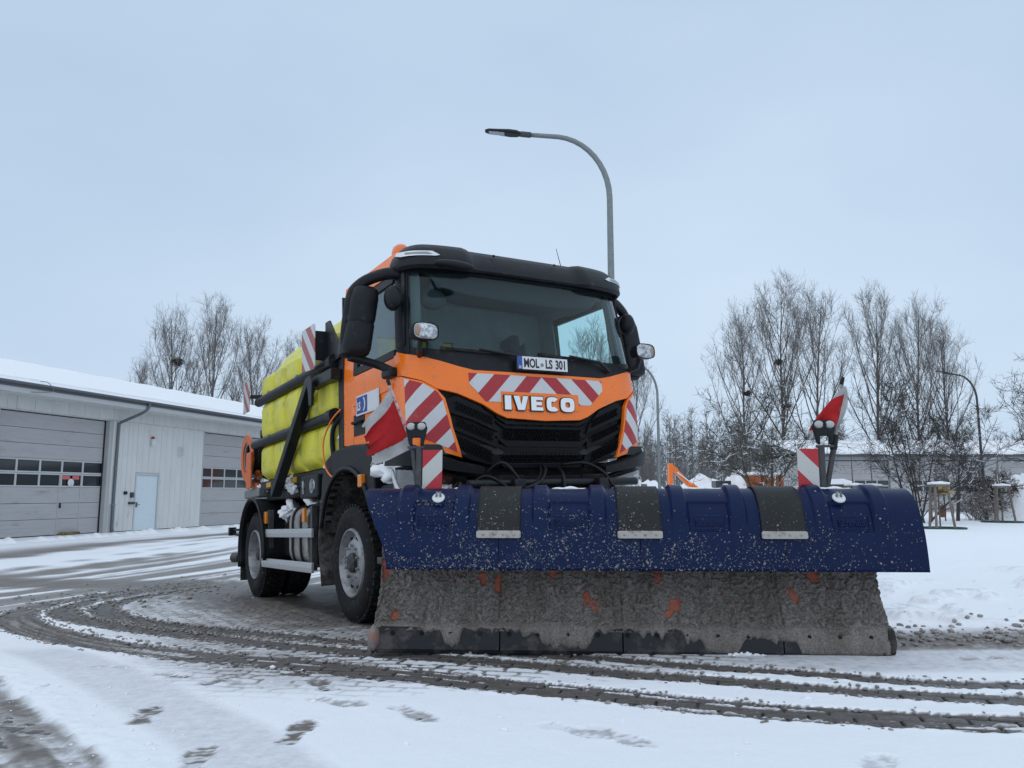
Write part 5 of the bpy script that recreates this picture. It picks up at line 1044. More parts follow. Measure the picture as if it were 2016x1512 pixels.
# ---- wheels
def wheel(x, sg, deep, name='wheel'):
    w = empty(name, (x, sg * 1.22, .54), 0, truck); ax = (0, -sg, 0)     # axis points inward
    ty = [(.318, .03), (.40, -.002), (.455, .004), (.50, .022), (.520, .045), (.526, .06), (.526, .27), (.520, .285), (.50, .305), (.455, .322), (.40, .33), (.318, .30)]
    MB().lathe(ty, (0, 0, 0), ax, 56).build('tyre', RUBBER, w, smooth=True)
    m = MB(); nl = 44
    for k in range(nl):
        a = 2 * math.pi * k / nl
        for j, (h0, h1) in enumerate(((.036, .12), (.13, .20), (.21, .295))):
            b = a + (j % 2) * math.pi / nl; d = Vector((math.cos(b), 0, math.sin(b))); tn = Vector((-math.sin(b), 0, math.cos(b))); sk = .012 if j != 1 else -.012
            v = []
            for r_ in (.515, .545 if j == 1 else .541):
                for hh, tt in ((h0, -1), (h1, -1), (h1, 1), (h0, 1)): v.append(d * r_ + tn * (tt * .0235 + sk * (1 if hh == h1 else -1)) + Vector((0, -sg * hh, 0)))
            m.add(v, [(0, 1, 2, 3), (7, 6, 5, 4), (0, 4, 5, 1), (1, 5, 6, 2), (2, 6, 7, 3), (3, 7, 4, 0)])
    o = m.build('tread', RUBBER, w); tag(o, kind='stuff')
    dz = .13 if deep else .035
    rp = [(.318, .03), (.310, .012), (.298, .010), (.288, .03), (.280, dz * .7 + .02), (.262, dz + .05), (.235, dz + .035), (.20, dz + .005), (.155, dz + .0), (.12, dz + .01), (.085, dz + .012)]
    MB().lathe(rp, (0, 0, 0), ax, 48).build('rim', RIM, w, smooth=True)
    MB().lathe([(.318, .04), (.30, .06), (.28, .30)], (0, 0, 0), ax, 32).build('rim_barrel', DARKM, w)
    for k in range(10):
        a = 2 * math.pi * k / 10; c = (.222 * math.cos(a), 0, .222 * math.sin(a)); MB().lathe([(0, -.006), (.019, -.004), (.021, .01)], (c[0], -sg * (dz + .028) + sg * .004, c[2]), (0, sg, 0), 12).build('hand_hole', DARKG, w)
        a += math.pi / 10; MB().lathe([(0, .028), (.012, .028), (.014, .0)], (.158 * math.cos(a), -sg * (dz + .002), .158 * math.sin(a)), (0, sg, 0), 6).build('wheel_nut', RIM, w)
    MB().lathe([(.092, -.01), (.090, .018), (.070, .034 if not deep else .08), (.03, .038 if not deep else .09), (0, .038 if not deep else .09)], (0, -sg * dz, 0), (0, sg, 0), 24).build('hub', M('hub_grey_%d%d' % (x * 10, sg), (.022, .022, .024), .6, dirt=((.09, .085, .08), .3, 12)), w, smooth=True)
for sg in (-1, 1):
    wheel(-1.48, sg, False); wheel(-5.07, sg, True)
    wi = empty('wheel', (-5.07, sg * .88, .54), 0, truck); MB().lathe([(.30, .0), (.42, -.002), (.50, .02), (.535, .05), (.535, .27), (.50, .3), (.30, .31)], (0, 0, 0), (0, -sg, 0), 40, True).build('tyre', RUBBER, wi, smooth=True)
# ---- front mudguards
for sg in (-1, 1):
    fd = empty('mudguard', (0, 0, 0), 0, truck); arc = [(-1.50 + .70 * math.cos(a), .72 + .68 * math.sin(a)) for a in np.linspace(rad(22), rad(165), 20)]
    poly = [(-.80, .98), (-.80, 1.30), (-.86, 1.50), (-1.02, 1.60), (-1.40, 1.625), (-1.85, 1.61), (-2.10, 1.53), (-2.22, 1.36), (-2.26, .95)] + arc[::-1]
    m = MB(); m.prism(poly, lambda a, b, s: (a, sg * (1.235 - .10 * s), b)); m.build('mudguard_skin', BLACKP, fd, bevel=.018)
    m = MB(); m.grid(lambda a, w: (-1.50 + .70 * math.cos(a), sg * (1.235 - .75 * w), .72 + .68 * math.sin(a)), np.linspace(rad(10), rad(172), 22), [0, .5, 1]); m.build('wheel_arch_liner', MUD, fd, smooth='all')
    m = MB(); m.tube([(-1.50 + .715 * math.cos(a), sg * 1.245, .72 + .695 * math.sin(a)) for a in np.linspace(rad(22), rad(168), 24)], .022, 8); m.build('arch_lip', BLACKP, fd, smooth='all')
    m = MB(); m.box(-1.09, -1.01, sg * 1.225, sg * 1.28, 1.215, 1.33); m.build('side_marker', AMBER, fd, bevel=.012)
    m = MB(); m.grid(lambda w, k: (np.interp(w, [0, .25, .6, 1], [-2.12, -2.30, -2.36, -2.28]) + .012 * math.sin(k * 9 + w * 7), sg * (1.225 - .62 * k), 1.42 - 1.13 * w), np.linspace(0, 1, 24), np.linspace(0, 1, 10)); o = m.build('mud_flap', MUD, fd, smooth='all'); o.modifiers.new('t', 'SOLIDIFY').thickness = .03
    m = MB(); m.box(-.78, -.36, sg * .72, sg * 1.19, .62, 1.22); m.build('step_box', BLACKP, fd, bevel=.03)
    for zz in (.55, .85): MB().box(-.80, -.40, sg * 1.1, sg * 1.22, zz, zz + .06).build('step_tread', POSTG, fd, bevel=.01)
    rf = empty('mudguard', (0, 0, 0), 0, truck)
    m = MB(); m.grid(lambda a, w: (-5.07 + .66 * math.cos(a), sg * (1.25 - .70 * w), .56 + .70 * math.sin(a)), np.linspace(rad(-6), rad(196), 26), [0, .04, .5, 1]); o = m.build('rear_arch', BLACKP, rf, smooth='all'); o.modifiers.new('t', 'SOLIDIFY').thickness = .025
    m = MB(); m.tube([(-5.07 + .66 * math.cos(a), sg * 1.25, .56 + .70 * math.sin(a)) for a in np.linspace(rad(-6), rad(196), 26)], .02, 7); m.build('arch_lip', BLACKP, rf, smooth='all')
    MB().box(-5.78, -5.74, sg * .75, sg * 1.22, .18, .62).build('mud_flap', MUD, rf)
# lumps of snow on the front step
def lump(name, c, r, parent, seed, n=4):
    R = np.random.default_rng(seed); nu, nv = 26, 18; th, ph = np.meshgrid(np.linspace(0, 2 * np.pi, nu, endpoint=False), np.linspace(0, np.pi, nv + 1)); d = np.stack([np.sin(ph) * np.cos(th), np.sin(ph) * np.sin(th), np.cos(ph)], -1)
    h = np.ones(th.shape)
    for k in range(22): w = R.normal(0, 1, 3) * (2.0 + k * .55); h += np.sin(d @ w + R.uniform(0, 6.28)) * .30 / (1 + .35 * k)
    h[0] = h[0].mean(); h[-1] = h[-1].mean(); V = np.array(c) + d * (h * r)[..., None] * np.array([1.15, .85, .8]); ix = np.arange(nu * (nv + 1)).reshape(nv + 1, nu)
    F = np.stack([ix[:-1], np.roll(ix, -1, 1)[:-1], np.roll(ix, -1, 1)[1:], ix[1:]], -1).reshape(-1, 4); me = mesh_from(name, V.reshape(-1, 3), F)
    bm = bmesh.new(); bm.from_mesh(me); bmesh.ops.remove_doubles(bm, verts=bm.verts, dist=1e-5); bmesh.ops.recalc_face_normals(bm, faces=bm.faces); bm.to_mesh(me); bm.free(); return put(name, me, SNOWM, parent, smooth='all')
lump('snow_lump', (-.62, -1.12, 1.33), .13, truck, 3, 6); lump('snow_lump', (-.60, -1.13, 1.45), .10, truck, 9, 5); lump('snow_lump', (-.6, -1.05, .92), .10, truck, 5); lump('snow_lump', (-.65, -1.1, .50), .09, truck, 7)
# ---- chassis, tank, side guards
ch_ = empty('chassis', (0, 0, 0), 0, truck)
for sg in (-1, 1): MB().box(-6.2, -.3, sg * .38, sg * .46, .82, 1.10).build('frame_rail', DARKM, ch_, bevel=.006)
for x_ in (-.8, -2.6, -3.8, -4.6, -5.9): MB().box(x_ - .06, x_ + .06, -.38, .38, .86, 1.04).build('cross_member', DARKM, ch_)
for x_ in (-1.48, -5.07):
    MB().tube([(x_, -1.0, .54), (x_, 1.0, .54)], .09, 12).build('axle', DARKM, ch_); MB().ball((x_, .1, .54), (.24, .22, .22), 16, 10).build('differential', DARKM, ch_, smooth='all')
    for sg in (-1, 1): MB().box(x_ - .7, x_ + .7, sg * .42, sg * .50, .66, .76).build('leaf_spring', DARKM, ch_)
MB().box(-1.9, -.5, -.55, .55, .75, 1.4).build('engine_block', DARKM, ch_, bevel=.05); MB().tube([(-1.4, .05, .62), (-5.0, .05, .58)], .07, 10).build('drive_shaft', DARKM, ch_)
for sg in (-1, 1):
    ft = empty('fuel_tank', (0, 0, 0), 0, truck); x0, x1 = (-3.62, -2.95) if sg < 0 else (-4.2, -2.8)
    prof = [(math.copysign(abs(math.cos(t)) ** .45, math.cos(t)) * .31, math.copysign(abs(math.sin(t)) ** .45, math.sin(t)) * .33) for t in np.linspace(0, 2 * math.pi, 33)[:-1]]
    m = MB(); m.prism(prof, lambda a, b, s: (x0 + (x1 - x0) * s, sg * .86 + a, .78 + b)); m.build('tank_shell', TANKM, ft, bevel=.02, seg=3)
    for x_ in (x0 + .18, x1 - .18):
        m = MB(); m.tube([(x_, sg * .86 + a * 1.02, .78 + b * 1.02) for a, b in prof + [prof[0]]], .017, 6, False); m.build('tank_strap', BLACKM, ft)
MB().box(-2.92, -2.62, -1.12, -.55, .48, 1.12).build('battery_box', BLACKP, truck, bevel=.02); MB().box(-4.45, -3.72, -1.0, -.5, .52, 1.0).build('air_tank_box', DARKM, truck, bevel=.05)
for sg in (-1, 1):
    sgd = empty('side_guard', (0, 0, 0), 0, truck)
    for z0, z1 in ((.765, .862), (.40, .508)):
        m = MB(); m.prism([(z0, 0), (z1, 0), (z1, .03), (z0 + .5 * (z1 - z0), .036), (z0, .03)], lambda a, b, s: (-4.64 + 2.03 * s, sg * (1.19 + b), a)); m.build('guard_rail', ALU, sgd, bevel=.006)
    for x_ in (-4.45, -2.72): MB().box(x_ - .035, x_ + .035, sg * 1.13, sg * 1.188, .42, 1.10).build('guard_post', POSTG, sgd)
    for x_ in (-4.50, -2.90): MB().box(x_ - .04, x_ + .04, sg * 1.19, sg * 1.225, .93, 1.08).build('side_marker', AMBER, sgd, bevel=.008)
lump('snow_lump', (-3.3, -.95, 1.12), .11, truck, 21, 6); lump('snow_lump', (-4.1, -1.0, 1.08), .11, truck, 22, 6); lump('snow_lump', (-2.75, -.9, 1.14), .10, truck, 23, 4)
# rear gear
m = MB(); m.box(-6.25, -6.15, -1.15, 1.15, .42, .58); m.build('rear_bar', BLACKM, truck, bevel=.01)
MB().tube([(-6.22, -1.12, .47), (-6.36, -1.18, .47)], .07, 14).build('rear_lamp', POSTG, truck, smooth=True)
m = MB(); m.bar((-6.1, -1.1, .86), (-6.55, -1.16, .86), .035, .035); m.bar((-6.1, -1.1, .77), (-6.5, -1.16, .80), .03, .03); m.box(-6.58, -6.50, -1.22, -1.12, .78, .90); m.build('rear_coupling', BLACKM, truck, bevel=.006)
# ================================================================ SALT SPREADER ON THE TRUCK BED
sp = empty('salt_spreader'); sp.matrix_world = TRUCK_M; tag(sp, 'yellow salt spreader hopper with brine tanks and dark rails on the truck bed', 'spreader')
colx = [-4.80, -4.20, -3.66, -3.06, -2.48, -1.88]; rowz = [1.49, 1.955, 2.52, 2.78]
def bulge(t, e=.2): return float(sst(0, e, np.array(t)) * (1 - sst(1 - e, 1, np.array(t))))
def tank_side(sg):
    us = []; 
    for a, b in zip(colx[:-1], colx[1:]): us += list(a + (b - a) * np.array([0, .03, .07, .12, .2, .5, .8, .88, .93, .97]))
    us.append(colx[-1]); zs = []
    for a, b in zip(rowz[:-1], rowz[1:]): zs += list(a + (b - a) * np.array([0, .04, .09, .15, .25, .5, .75, .85, .91, .96]))
    zs.append(rowz[-1]); zs += [2.80, 2.83]
    def fn(x, z):
        i = min(max(np.searchsorted(colx, x, 'right') - 1, 0), 4); j = min(max(np.searchsorted(rowz, z, 'right') - 1, 0), 2)
        tx = (x - colx[i]) / (colx[i + 1] - colx[i]); tz = min(1, (z - rowz[j]) / (rowz[j + 1] - rowz[j])); h = bulge(tx, .16) * (bulge(tz, .22) if j < 2 else float(sst(0, .2, np.array(tz))))
        yy = 1.115 + .105 * h ** .62 - (z - 2.78) * 1.2 * (z > 2.78)
        return (x + .03 * (z > 2.7) * 0, sg * yy, z)
    m = MB(); m.grid(fn, us, zs)
    n = len(zs); k = len(us)
    # closing faces
    for row in (0, k - 1):
        b = len(m.v); m.v += [(m.v[row * n + q][0], sg * .7, m.v[row * n + q][2]) for q in range(n)]; m.f += [(row * n + q, row * n + q + 1, b + q + 1, b + q) for q in range(n - 1)]
    b = len(m.v); m.v += [(u, sg * .7, zs[0]) for u in us]; m.f += [(q * n, (q + 1) * n, b + q + 1, b + q) for q in range(k - 1)]
    return m.build('brine_tank', YELLOW, sp, smooth=True)
tank_side(-1); tank_side(1)
def cover(x, w):
    y = -1.10 + 2.2 * w; a = abs(y); y = math.copysign(a, y); base = np.interp(a, [0, .5, .84, .90, 1.10], [3.24, 3.22, 3.17, 3.12, 2.80]); t = (x + 4.86) / 2.94
    endf = float(sst(0, .05, np.array(t))) * .35 + .65
    rib = .018 * max(0, math.cos(2 * math.pi * (t * 5)))
    return (x, y, 2.78 + (base - 2.78) * endf + rib * (a < .95))
m = MB(); m.grid(cover, np.linspace(-4.86, -1.92, 60), np.linspace(0, 1, 30)); n = 30
for row in (0, 59):
    b = len(m.v); m.v += [(m.v[row * n + q][0], m.v[row * n + q][1], 2.5) for q in range(n)]; m.f += [(row * n + q, row * n + q + 1, b + q + 1, b + q) for q in range(n - 1)]
m.build('hopper_cover', YELLOW, sp, smooth=True)
m = MB(); m.box(-4.80, -1.96, -.72, .72, 1.5, 2.5); m.build('hopper_body', BLACKM, sp)
for sg in (-1, 1):
    for z, x0 in ((2.515, -4.88), (1.965, -5.06)):
        r = empty('guard_rail', (0, 0, 0), 0, sp); MB().tube([(x0, sg * 1.215, z), (-1.86, sg * 1.215, z)], .058, 16).build('rail_tube', BLACKP, r, smooth=True); MB().tube([(-1.98, sg * 1.215, z), (-1.84, sg * 1.215, z)], .072, 16).build('rail_collar', BLACKM, r, smooth=True)
        for x_ in (-4.2, -3.0): MB().ball((x_, sg * 1.262, z + .035), .022, 8, 6).build('rail_bolt', STEEL, r)
    m = MB(); m.box(-1.80, -1.66, sg * 1.06, sg * 1.20, 1.36, 2.62); m.build('front_post', BLACKM, sp, bevel=.008)
    m = MB(); m.bar((-2.36, sg * 1.30, 2.37), (-3.72, sg * 1.30, 1.27), .10, .11, (0, 1, 0)); m.build('support_strut', BLACKM, sp, bevel=.008)
    m = MB(); m.box(-2.40, -1.70, sg * 1.2, sg * 1.31, 2.30, 2.41); m.prism([(-2.36, 2.40), (-2.22, 2.42), (-2.12, 2.34), (-2.14, 2.10), (-2.22, 2.10), (-2.26, 2.28)], lambda a, b, s: (a, sg * (1.34 + .03 * s), b)); m.build('strut_bracket', BLACKM, sp, bevel=.006)
    # warning boards, front and rear
    bd = empty('warning_board', (0, 0, 0), 0, sp)
    f_ = lambda a, b: np.stack([np.asarray(a, float), np.full(np.shape(a), sg * 1.345), np.asarray(b, float)], -1)
    put('board_sheet', surf_patch([(-2.52, 2.50), (-2.10, 2.47), (-2.08, 2.50), (-2.08, 2.92), (-2.10, 2.945), (-2.52, 2.95)], f_, .5, .004, .008), stripes('side_board_print_%d' % sg, .15, .30, 1.0, 1.0 if sg < 0 else 1.0, absu=False, red=(.30, .05, .045), white=(.50, .50, .50)), bd)
    m = MB(); m.prism([(-2.10, 2.48), (-2.10, 2.96), (-1.98, 2.96), (-1.70, 2.66), (-1.70, 2.52)], lambda a, b, s: (a, sg * (1.21 + .02 * s), b)); m.bar((-2.12, sg * 1.33, 2.72), (-2.12, sg * 1.21, 2.72), .05, .3); m.build('board_bracket', BLACKM, bd)
    b2_ = empty('warning_board', (0, 0, 0), 0, sp)
    f2 = lambda a, b: np.stack([np.full(np.shape(a), -5.0), np.asarray(a, float), np.asarray(b, float)], -1)
    put('board_sheet', surf_patch([(-5.22, 2.40), (-4.90, 2.40), (-4.90, 2.82), (-5.22, 2.82)], lambda a, b: np.stack([np.asarray(a, float), np.full(np.shape(a), sg * 1.33) + 0, np.asarray(b, float)], -1), .5, .004, .008), stripes('rear_board_print_%d' % sg, .1, .26, 1.0, 1.0, absu=False, red=(.28, .06, .055), white=(.45, .44, .44)), b2_)
    m = MB(); m.bar((-4.95, sg * 1.31, 2.6), (-4.9, sg * 1.1, 2.6), .05, .05); m.build('board_bracket', BLACKM, b2_)
    m = MB(); m.box(-5.30, -4.84, sg * 1.0, sg * 1.08, 2.12, 2.20); m.box(-5.34, -5.27, sg * 1.0, sg * 1.08, 1.98, 2.20); m.build('rear_hook', BLACKM, sp, bevel=.006)
# subframe
m = MB(); m.box(-5.2, -1.66, -1.16, -1.04, 1.36, 1.47); m.box(-5.2, -1.66, 1.04, 1.16, 1.36, 1.47)
for x_ in (-5.1, -4.2, -3.3, -2.4, -1.75): m.box(x_ - .05, x_ + .05, -1.04, 1.04, 1.37, 1.46)
m.build('subframe', BLACKM, sp, bevel=.006)
m = MB(); m.box(-4.9, -2.0, -1.10, 1.10, 1.22, 1.33); m.build('loading_bed', DARKM, sp, bevel=.02)
for x_ in (-3.45, -4.55): MB().box(x_ - .07, x_ + .13, -1.175, -1.162, 1.385, 1.445).build('yellow_marker', M('marker_yellow_%d' % (x_ * 100), (.5, .28, .02), .5), sp)
m = MB(); m.box(-2.95, -2.35, -1.24, -1.10, 1.18, 1.42); m.build('control_box', BLACKP, sp, bevel=.02)
MB().lathe([(0, .012), (.075, .012), (.08, 0)], (-2.50, -1.242, 1.30), (0, -1, 0), 20).build('work_light', LENS, sp); MB().box(-2.84, -2.78, -1.25, -1.24, 1.23, 1.37).build('work_light', LENS, sp)
m = MB(); m.box(-5.70, -4.95, -1.20, -.2, 1.28, 1.40); m.build('rear_platform', STEEL, sp, bevel=.02)
# orange hose reel and spreading gear at the rear
rl = empty('hose_reel', (-5.50, -1.04, 1.83), 0, sp)
for yy in (-.17, .17): MB().lathe([(.215, .012), (.215, -.012), (.32, -.012), (.335, 0), (.32, .012), (.215, .012)], (0, yy, 0), (0, 1, 0), 32).build('reel_disc', ORANGE2, rl, smooth=True)
MB().lathe([(.19, -.16), (.19, .16)], (0, 0, 0), (0, 1, 0), 24).build('hose_drum', STEEL, rl, smooth=True)
m = MB(); m.tube([(.20 * math.cos(t * .9), -.14 + .28 * t / 40, .20 * math.sin(t * .9)) for t in np.linspace(0, 40, 200)], .022, 6); m.build('hose_coil', BLACKP, rl, smooth='all')
m = MB(); m.box(.10, .34, -.21, -.185, -.42, .06); m.box(.10, .34, .185, .21, -.42, .06); m.build('reel_stand', ORANGE2, rl, bevel=.01)
vg = empty('spreading_gear', (-5.35, -.9, 1.42), 0, sp)
for k in range(9):
    r_ = random.Random(k); m = MB(); m.tube([(r_.uniform(-.2, .2), r_.uniform(-.25, .2), .02), (r_.uniform(-.2, .2), r_.uniform(-.25, .2), .22)], .035, 8); m.build('valve', ORANGE2 if k % 2 else RUST, vg)
m = MB(); m.box(-.25, .25, -.28, .2, -.02, .05); m.build('valve_plate', ORANGE2, vg, bevel=.01); m = MB(); m.tube([(-.3, -.2, .10), (.28, -.24, .12)], .03, 8); m.tube([(-.28, -.1, .2), (.2, -.2, .16)], .025, 8); m.build('valve_pipe', RUST, vg)
MB().tube(catmull([(-5.72, -1.1, 1.36), (-5.82, -1.14, 1.1), (-5.75, -1.16, .82), (-5.62, -1.16, .88), (-5.6, -1.14, 1.2)], 6), .026, 8).build('rubber_hose', BLACKP, sp, smooth='all')
MB().tube(catmull([(-1.68, -1.22, 2.0), (-1.85, -1.26, 1.9), (-2.02, -1.28, 1.72), (-2.02, -1.27, 1.50), (-1.92, -1.25, 1.38), (-1.80, -1.22, 1.34)], 6), .0085, 8).build('orange_cable', ORANGE, sp, smooth='all')
MB().tube(catmull([(-1.70, -1.16, 1.98), (-1.86, -1.22, 1.86), (-1.93, -1.22, 1.7), (-1.92, -1.2, 1.5)], 6), .024, 8).build('rubber_hose', BLACKP, sp, smooth='all')
for i, (c, r) in enumerate((((-5.3, -1.1, 1.40), .10), ((-5.0, -1.1, 1.40), .09), ((-2.15, -1.10, 1.48), .10), ((-3.55, -1.14, 1.37), .10), ((-1.83, -1.12, 2.2), .04), ((-1.86, -1.15, 1.75), .05))):
    o = lump('snow_lump', c, r, sp, 40 + i, 5); o.scale = (1, 1, 1)
# ================================================================ SNOW PLOUGH (u along the blade, d forward, z up)
PA = rad(-3.3)
plow = empty('snow_plough', (.741, 5.265, .425), 0); plow.rotation_euler = (0, 0, PA)
tag(plow, 'wide salt crusted snow plough with blue hood, black straps and marker flags', 'snow plough')
def PL(u, d, z): return (u, -d, z)          # local x = u, local -y faces the viewer
HL = 1.63
# ---- mouldboard with crusted salt and slush
mb_prof = catmull([(-.005, .135), (-.03, .20), (-.085, .33), (-.125, .50), (-.125, .70), (-.08, .88), (-.03, .98)], 8)
ml = np.concatenate([[0], np.cumsum(np.hypot(*np.diff(mb_prof, axis=0).T))])
us = np.linspace(-HL, HL, 960); ws_ = np.linspace(0, ml[-1], 260)
U, Wm = np.meshgrid(us, ws_); D = np.interp(Wm, ml, mb_prof[:, 0]); Zm = np.interp(Wm, ml, mb_prof[:, 1])
c1 = fbm(U * 30, Wm * 26, 4, 3); c2 = fbm(U * 7, Wm * 7, 3, 8); c3 = fbm(U * 75, Wm * 60, 2, 15)
bare = fbm(U * 3.0 + 5, Wm * 3.6 + 2, 4, 23)
drip = fbm(U * 9, Wm * 1.6, 3, 29)
seam = np.zeros_like(U)
for q in (-.82, -.03, .98): seam = np.maximum(seam, np.exp(-((U - q) / .006) ** 2))
spot = np.zeros_like(U)
for su_, sz_, ru, rz_, kk in ((-.835, .43, .022, .12, 1), (-.97, .47, .07, .05, .8), (-.43, .50, .10, .05, .8), (-1.50, .23, .07, .07, .95), (-1.12, .48, .03, .05, .8), (.217, .44, .07, .10, 1), (.30, .30, .06, .08, .8), (1.236, .47, .09, .08, 1), (1.10, .36, .05, .07, .75), (1.42, .46, .06, .05, .85), (.62, .40, .05, .05, .8), (-.22, .33, .06, .06, .7), (-1.60, .55, .05, .25, 1)):
    spot = np.maximum(spot, kk * np.exp(-((U - su_) / ru) ** 2 - ((Zm - sz_) / rz_) ** 2))
bare_m = sst(.47, .53, spot * .42 + 1.25 * (fbm(U * 15, Wm * 10, 4, 23, .6) - .36) * sst(.02, .25, spot))

b1 = 1 - np.abs(2 * fbm(U * 27 + 1.5 * c2, Wm * 30 + 1.2 * c2, 3, 103, .5) - 1); b2 = 1 - np.abs(2 * vnoise(U * 44 + 2 * c1, Wm * 38, 107) - 1)
crust = np.clip(.15 + 1.15 * (1 - b1 ** 3) + .45 * (1 - b2 ** 2) * .6 + .8 * (c1 - .5) + .6 * (c2 - .5), 0.02, 1.9) * (1 - bare_m) 
disp = .024 * crust + .016 * (c3 - .5) * (1 - bare_m) - .012 * seam
flare = .03 * sst(.22, .0, Wm)
nd = np.gradient(mb_prof[:, 0], ml); nz = np.gradient(mb_prof[:, 1], ml); Nd = np.interp(Wm, ml, nz); Nz = -np.interp(Wm, ml, nd)
edge_j = .012 * (c2 - .5) * (np.abs(U) > HL - .02)
Uo = U * (1 + .012 * sst(.35, 0, Wm)) + edge_j
Vp = np.stack([Uo, -(D + Nd * disp), Zm + Nz * disp], -1).reshape(-1, 3); h_, w_ = U.shape; ix = np.arange(h_ * w_).reshape(h_, w_)
Fp = np.stack([ix[:-1, :-1], ix[:-1, 1:], ix[1:, 1:], ix[1:, :-1]], -1).reshape(-1, 4)
me = big_mesh('mouldboard', Vp, Fp); fattr(me, 'bare', bare_m); fattr(me, 'crust', crust)
def crust_mat(name):
    m = bpy.data.materials.new(name); m.use_nodes = True; t = m.node_tree; lk = t.links.new; b = t.nodes['Principled BSDF']; tc = t.nodes.new('ShaderNodeTexCoord')
    a1 = t.nodes.new('ShaderNodeAttribute'); a1.attribute_name = 'bare'; a2 = t.nodes.new('ShaderNodeAttribute'); a2.attribute_name = 'crust'
    n = t.nodes.new('ShaderNodeTexNoise'); n.inputs['Scale'].default_value = 85; n.inputs['Detail'].default_value = 8; n.inputs['Roughness'].default_value = .7; lk(tc.outputs['Object'], n.inputs[0])
    n2 = t.nodes.new('ShaderNodeTexNoise'); n2.inputs['Scale'].default_value = 1.6; n2.inputs['Detail'].default_value = 6; mpv = t.nodes.new('ShaderNodeMapping'); mpv.inputs['Scale'].default_value = (5.0, 1.5, 1.1); lk(tc.outputs['Object'], mpv.inputs[0]); lk(mpv.outputs[0], n2.inputs[0])
    cr = t.nodes.new('ShaderNodeValToRGB'); cr.color_ramp.elements[0].position = .34; cr.color_ramp.elements[0].color = (.095, .083, .074, 1); cr.color_ramp.elements[1].position = .66; cr.color_ramp.elements[1].color = (.275, .250, .232, 1); lk(n.outputs[0], cr.inputs[0])
    c2_ = t.nodes.new('ShaderNodeValToRGB'); c2_.color_ramp.elements[0].position = .35; c2_.color_ramp.elements[0].color = (.70, .67, .64, 1); c2_.color_ramp.elements[1].position = .65; c2_.color_ramp.elements[1].color = (1.0, 1.0, 1.0, 1); lk(n2.outputs[0], c2_.inputs[0])
    mm = t.nodes.new('ShaderNodeMix'); mm.data_type = 'RGBA'; mm.blend_type = 'MULTIPLY'; mm.inputs[0].default_value = 1; lk(cr.outputs[0], mm.inputs[6]); lk(c2_.outputs[0], mm.inputs[7])
    m2 = t.nodes.new('ShaderNodeMix'); m2.data_type = 'RGBA'; m2.inputs[7].default_value = (.44, .080, .024, 1); lk(mm.outputs[2], m2.inputs[6])
    mr = t.nodes.new('ShaderNodeMath'); mr.operation = 'MULTIPLY'; mr.inputs[1].default_value = .66; lk(a1.outputs['Fac'], mr.inputs[0]); lk(mr.outputs[0], m2.inputs[0]); lk(m2.outputs[2], b.inputs['Base Color'])
    b.inputs['Roughness'].default_value = .7; bp = t.nodes.new('ShaderNodeBump'); bp.inputs['Strength'].default_value = .6; bp.inputs['Distance'].default_value = .01; lk(n.outputs[0], bp.inputs['Height']); lk(bp.outputs[0], b.inputs['Normal'])
    return m
CRUST = crust_mat('salt_crust_over_orange'); put('mouldboard', me, CRUST, plow, smooth='all')
MB().prism([(a - .03, b) for a, b in mb_prof] + [(a - .07, b) for a, b in mb_prof[::-1]], lambda a, b, s: PL(-HL + .01 + (2 * HL - .02) * s, a, b)).build('mouldboard_back', ORANGE2, plow)
for q in np.linspace(-1.5, 1.5, 9): MB().prism([(-.16, .15), (-.20, .35), (-.24, .6), (-.22, .9), (-.14, .98), (-.18, .6), (-.10, .2)], lambda a, b, s: PL(q - .012 + .024 * s, a, b)).build('back_rib', ORANGE2, plow)
# ---- cutting edge in four sections, bolts, end pieces
CUT = M('black_cutting_edge', (.006, .008, .012), .42, spec=.35, dirt=((.07, .065, .06), .3, 6))
cuts = [-HL, -.82, -.03, .98, HL + .01]
for a, b in zip(cuts[:-1], cuts[1:]):
    m = MB(); m.prism([(.0, .005), (.03, .0), (.034, .03), (.022, .10), (.012, .168), (-.02, .168), (-.02, .03)], lambda p, z, s: PL(a + .003 + (b - a - .006) * s, p, z)); m.build('cutting_edge', CUT, plow, bevel=.005)
MB().box(-HL + .01, HL - .01, .012, .026, .01, .16).build('edge_backing', DARKM, plow)
for k in range(17):
    u = -1.52 + k * .19; MB().lathe([(0, .014), (.012, .014), (.016, 0)], PL(u, .018, .128), (0, -1, 0), 8).build('edge_bolt', DARKM, plow)
# crust caked over the edge
R = np.random.default_rng(4); S_ = []
us2 = np.linspace(-HL, HL, 700); low = .165 - .125 * sst(.33, .70, fbm(us2 * 6.3, us2 * 0, 4, 91, .6)) - .14 * sst(.45, 1.05, us2) * (1 - .5 * sst(.5, .62, fbm(us2 * 5, us2 * 0 + 3, 3, 95))); low = np.maximum(low, .02)
rows = 14; V_ = []; 
for i in range(rows):
    f = i / (rows - 1); z = .20 - (.20 - low) * f; base = np.interp(z, [0, .03, .10, .168, .20], [.03, .036, .024, .014, -.02]); n_ = fbm(us2 * 40, z * 40, 3, 97); V_.append(np.stack([us2, -(base + .014 * np.sin(np.pi * min(1, (1 - f) * 1.2 + .05)) * (.5 + n_) - .006 * (f > .97)), z], -1))
V_ = np.concatenate(V_); ix = np.arange(rows * 700).reshape(rows, 700); F_ = np.stack([ix[:-1, :-1], ix[:-1, 1:], ix[1:, 1:], ix[1:, :-1]], -1).reshape(-1, 4)
me = big_mesh('edge_crust', V_, F_); fattr(me, 'bare', np.zeros(len(V_))); fattr(me, 'crust', np.ones(len(V_))); put('edge_crust', me, CRUST, plow, smooth='all')
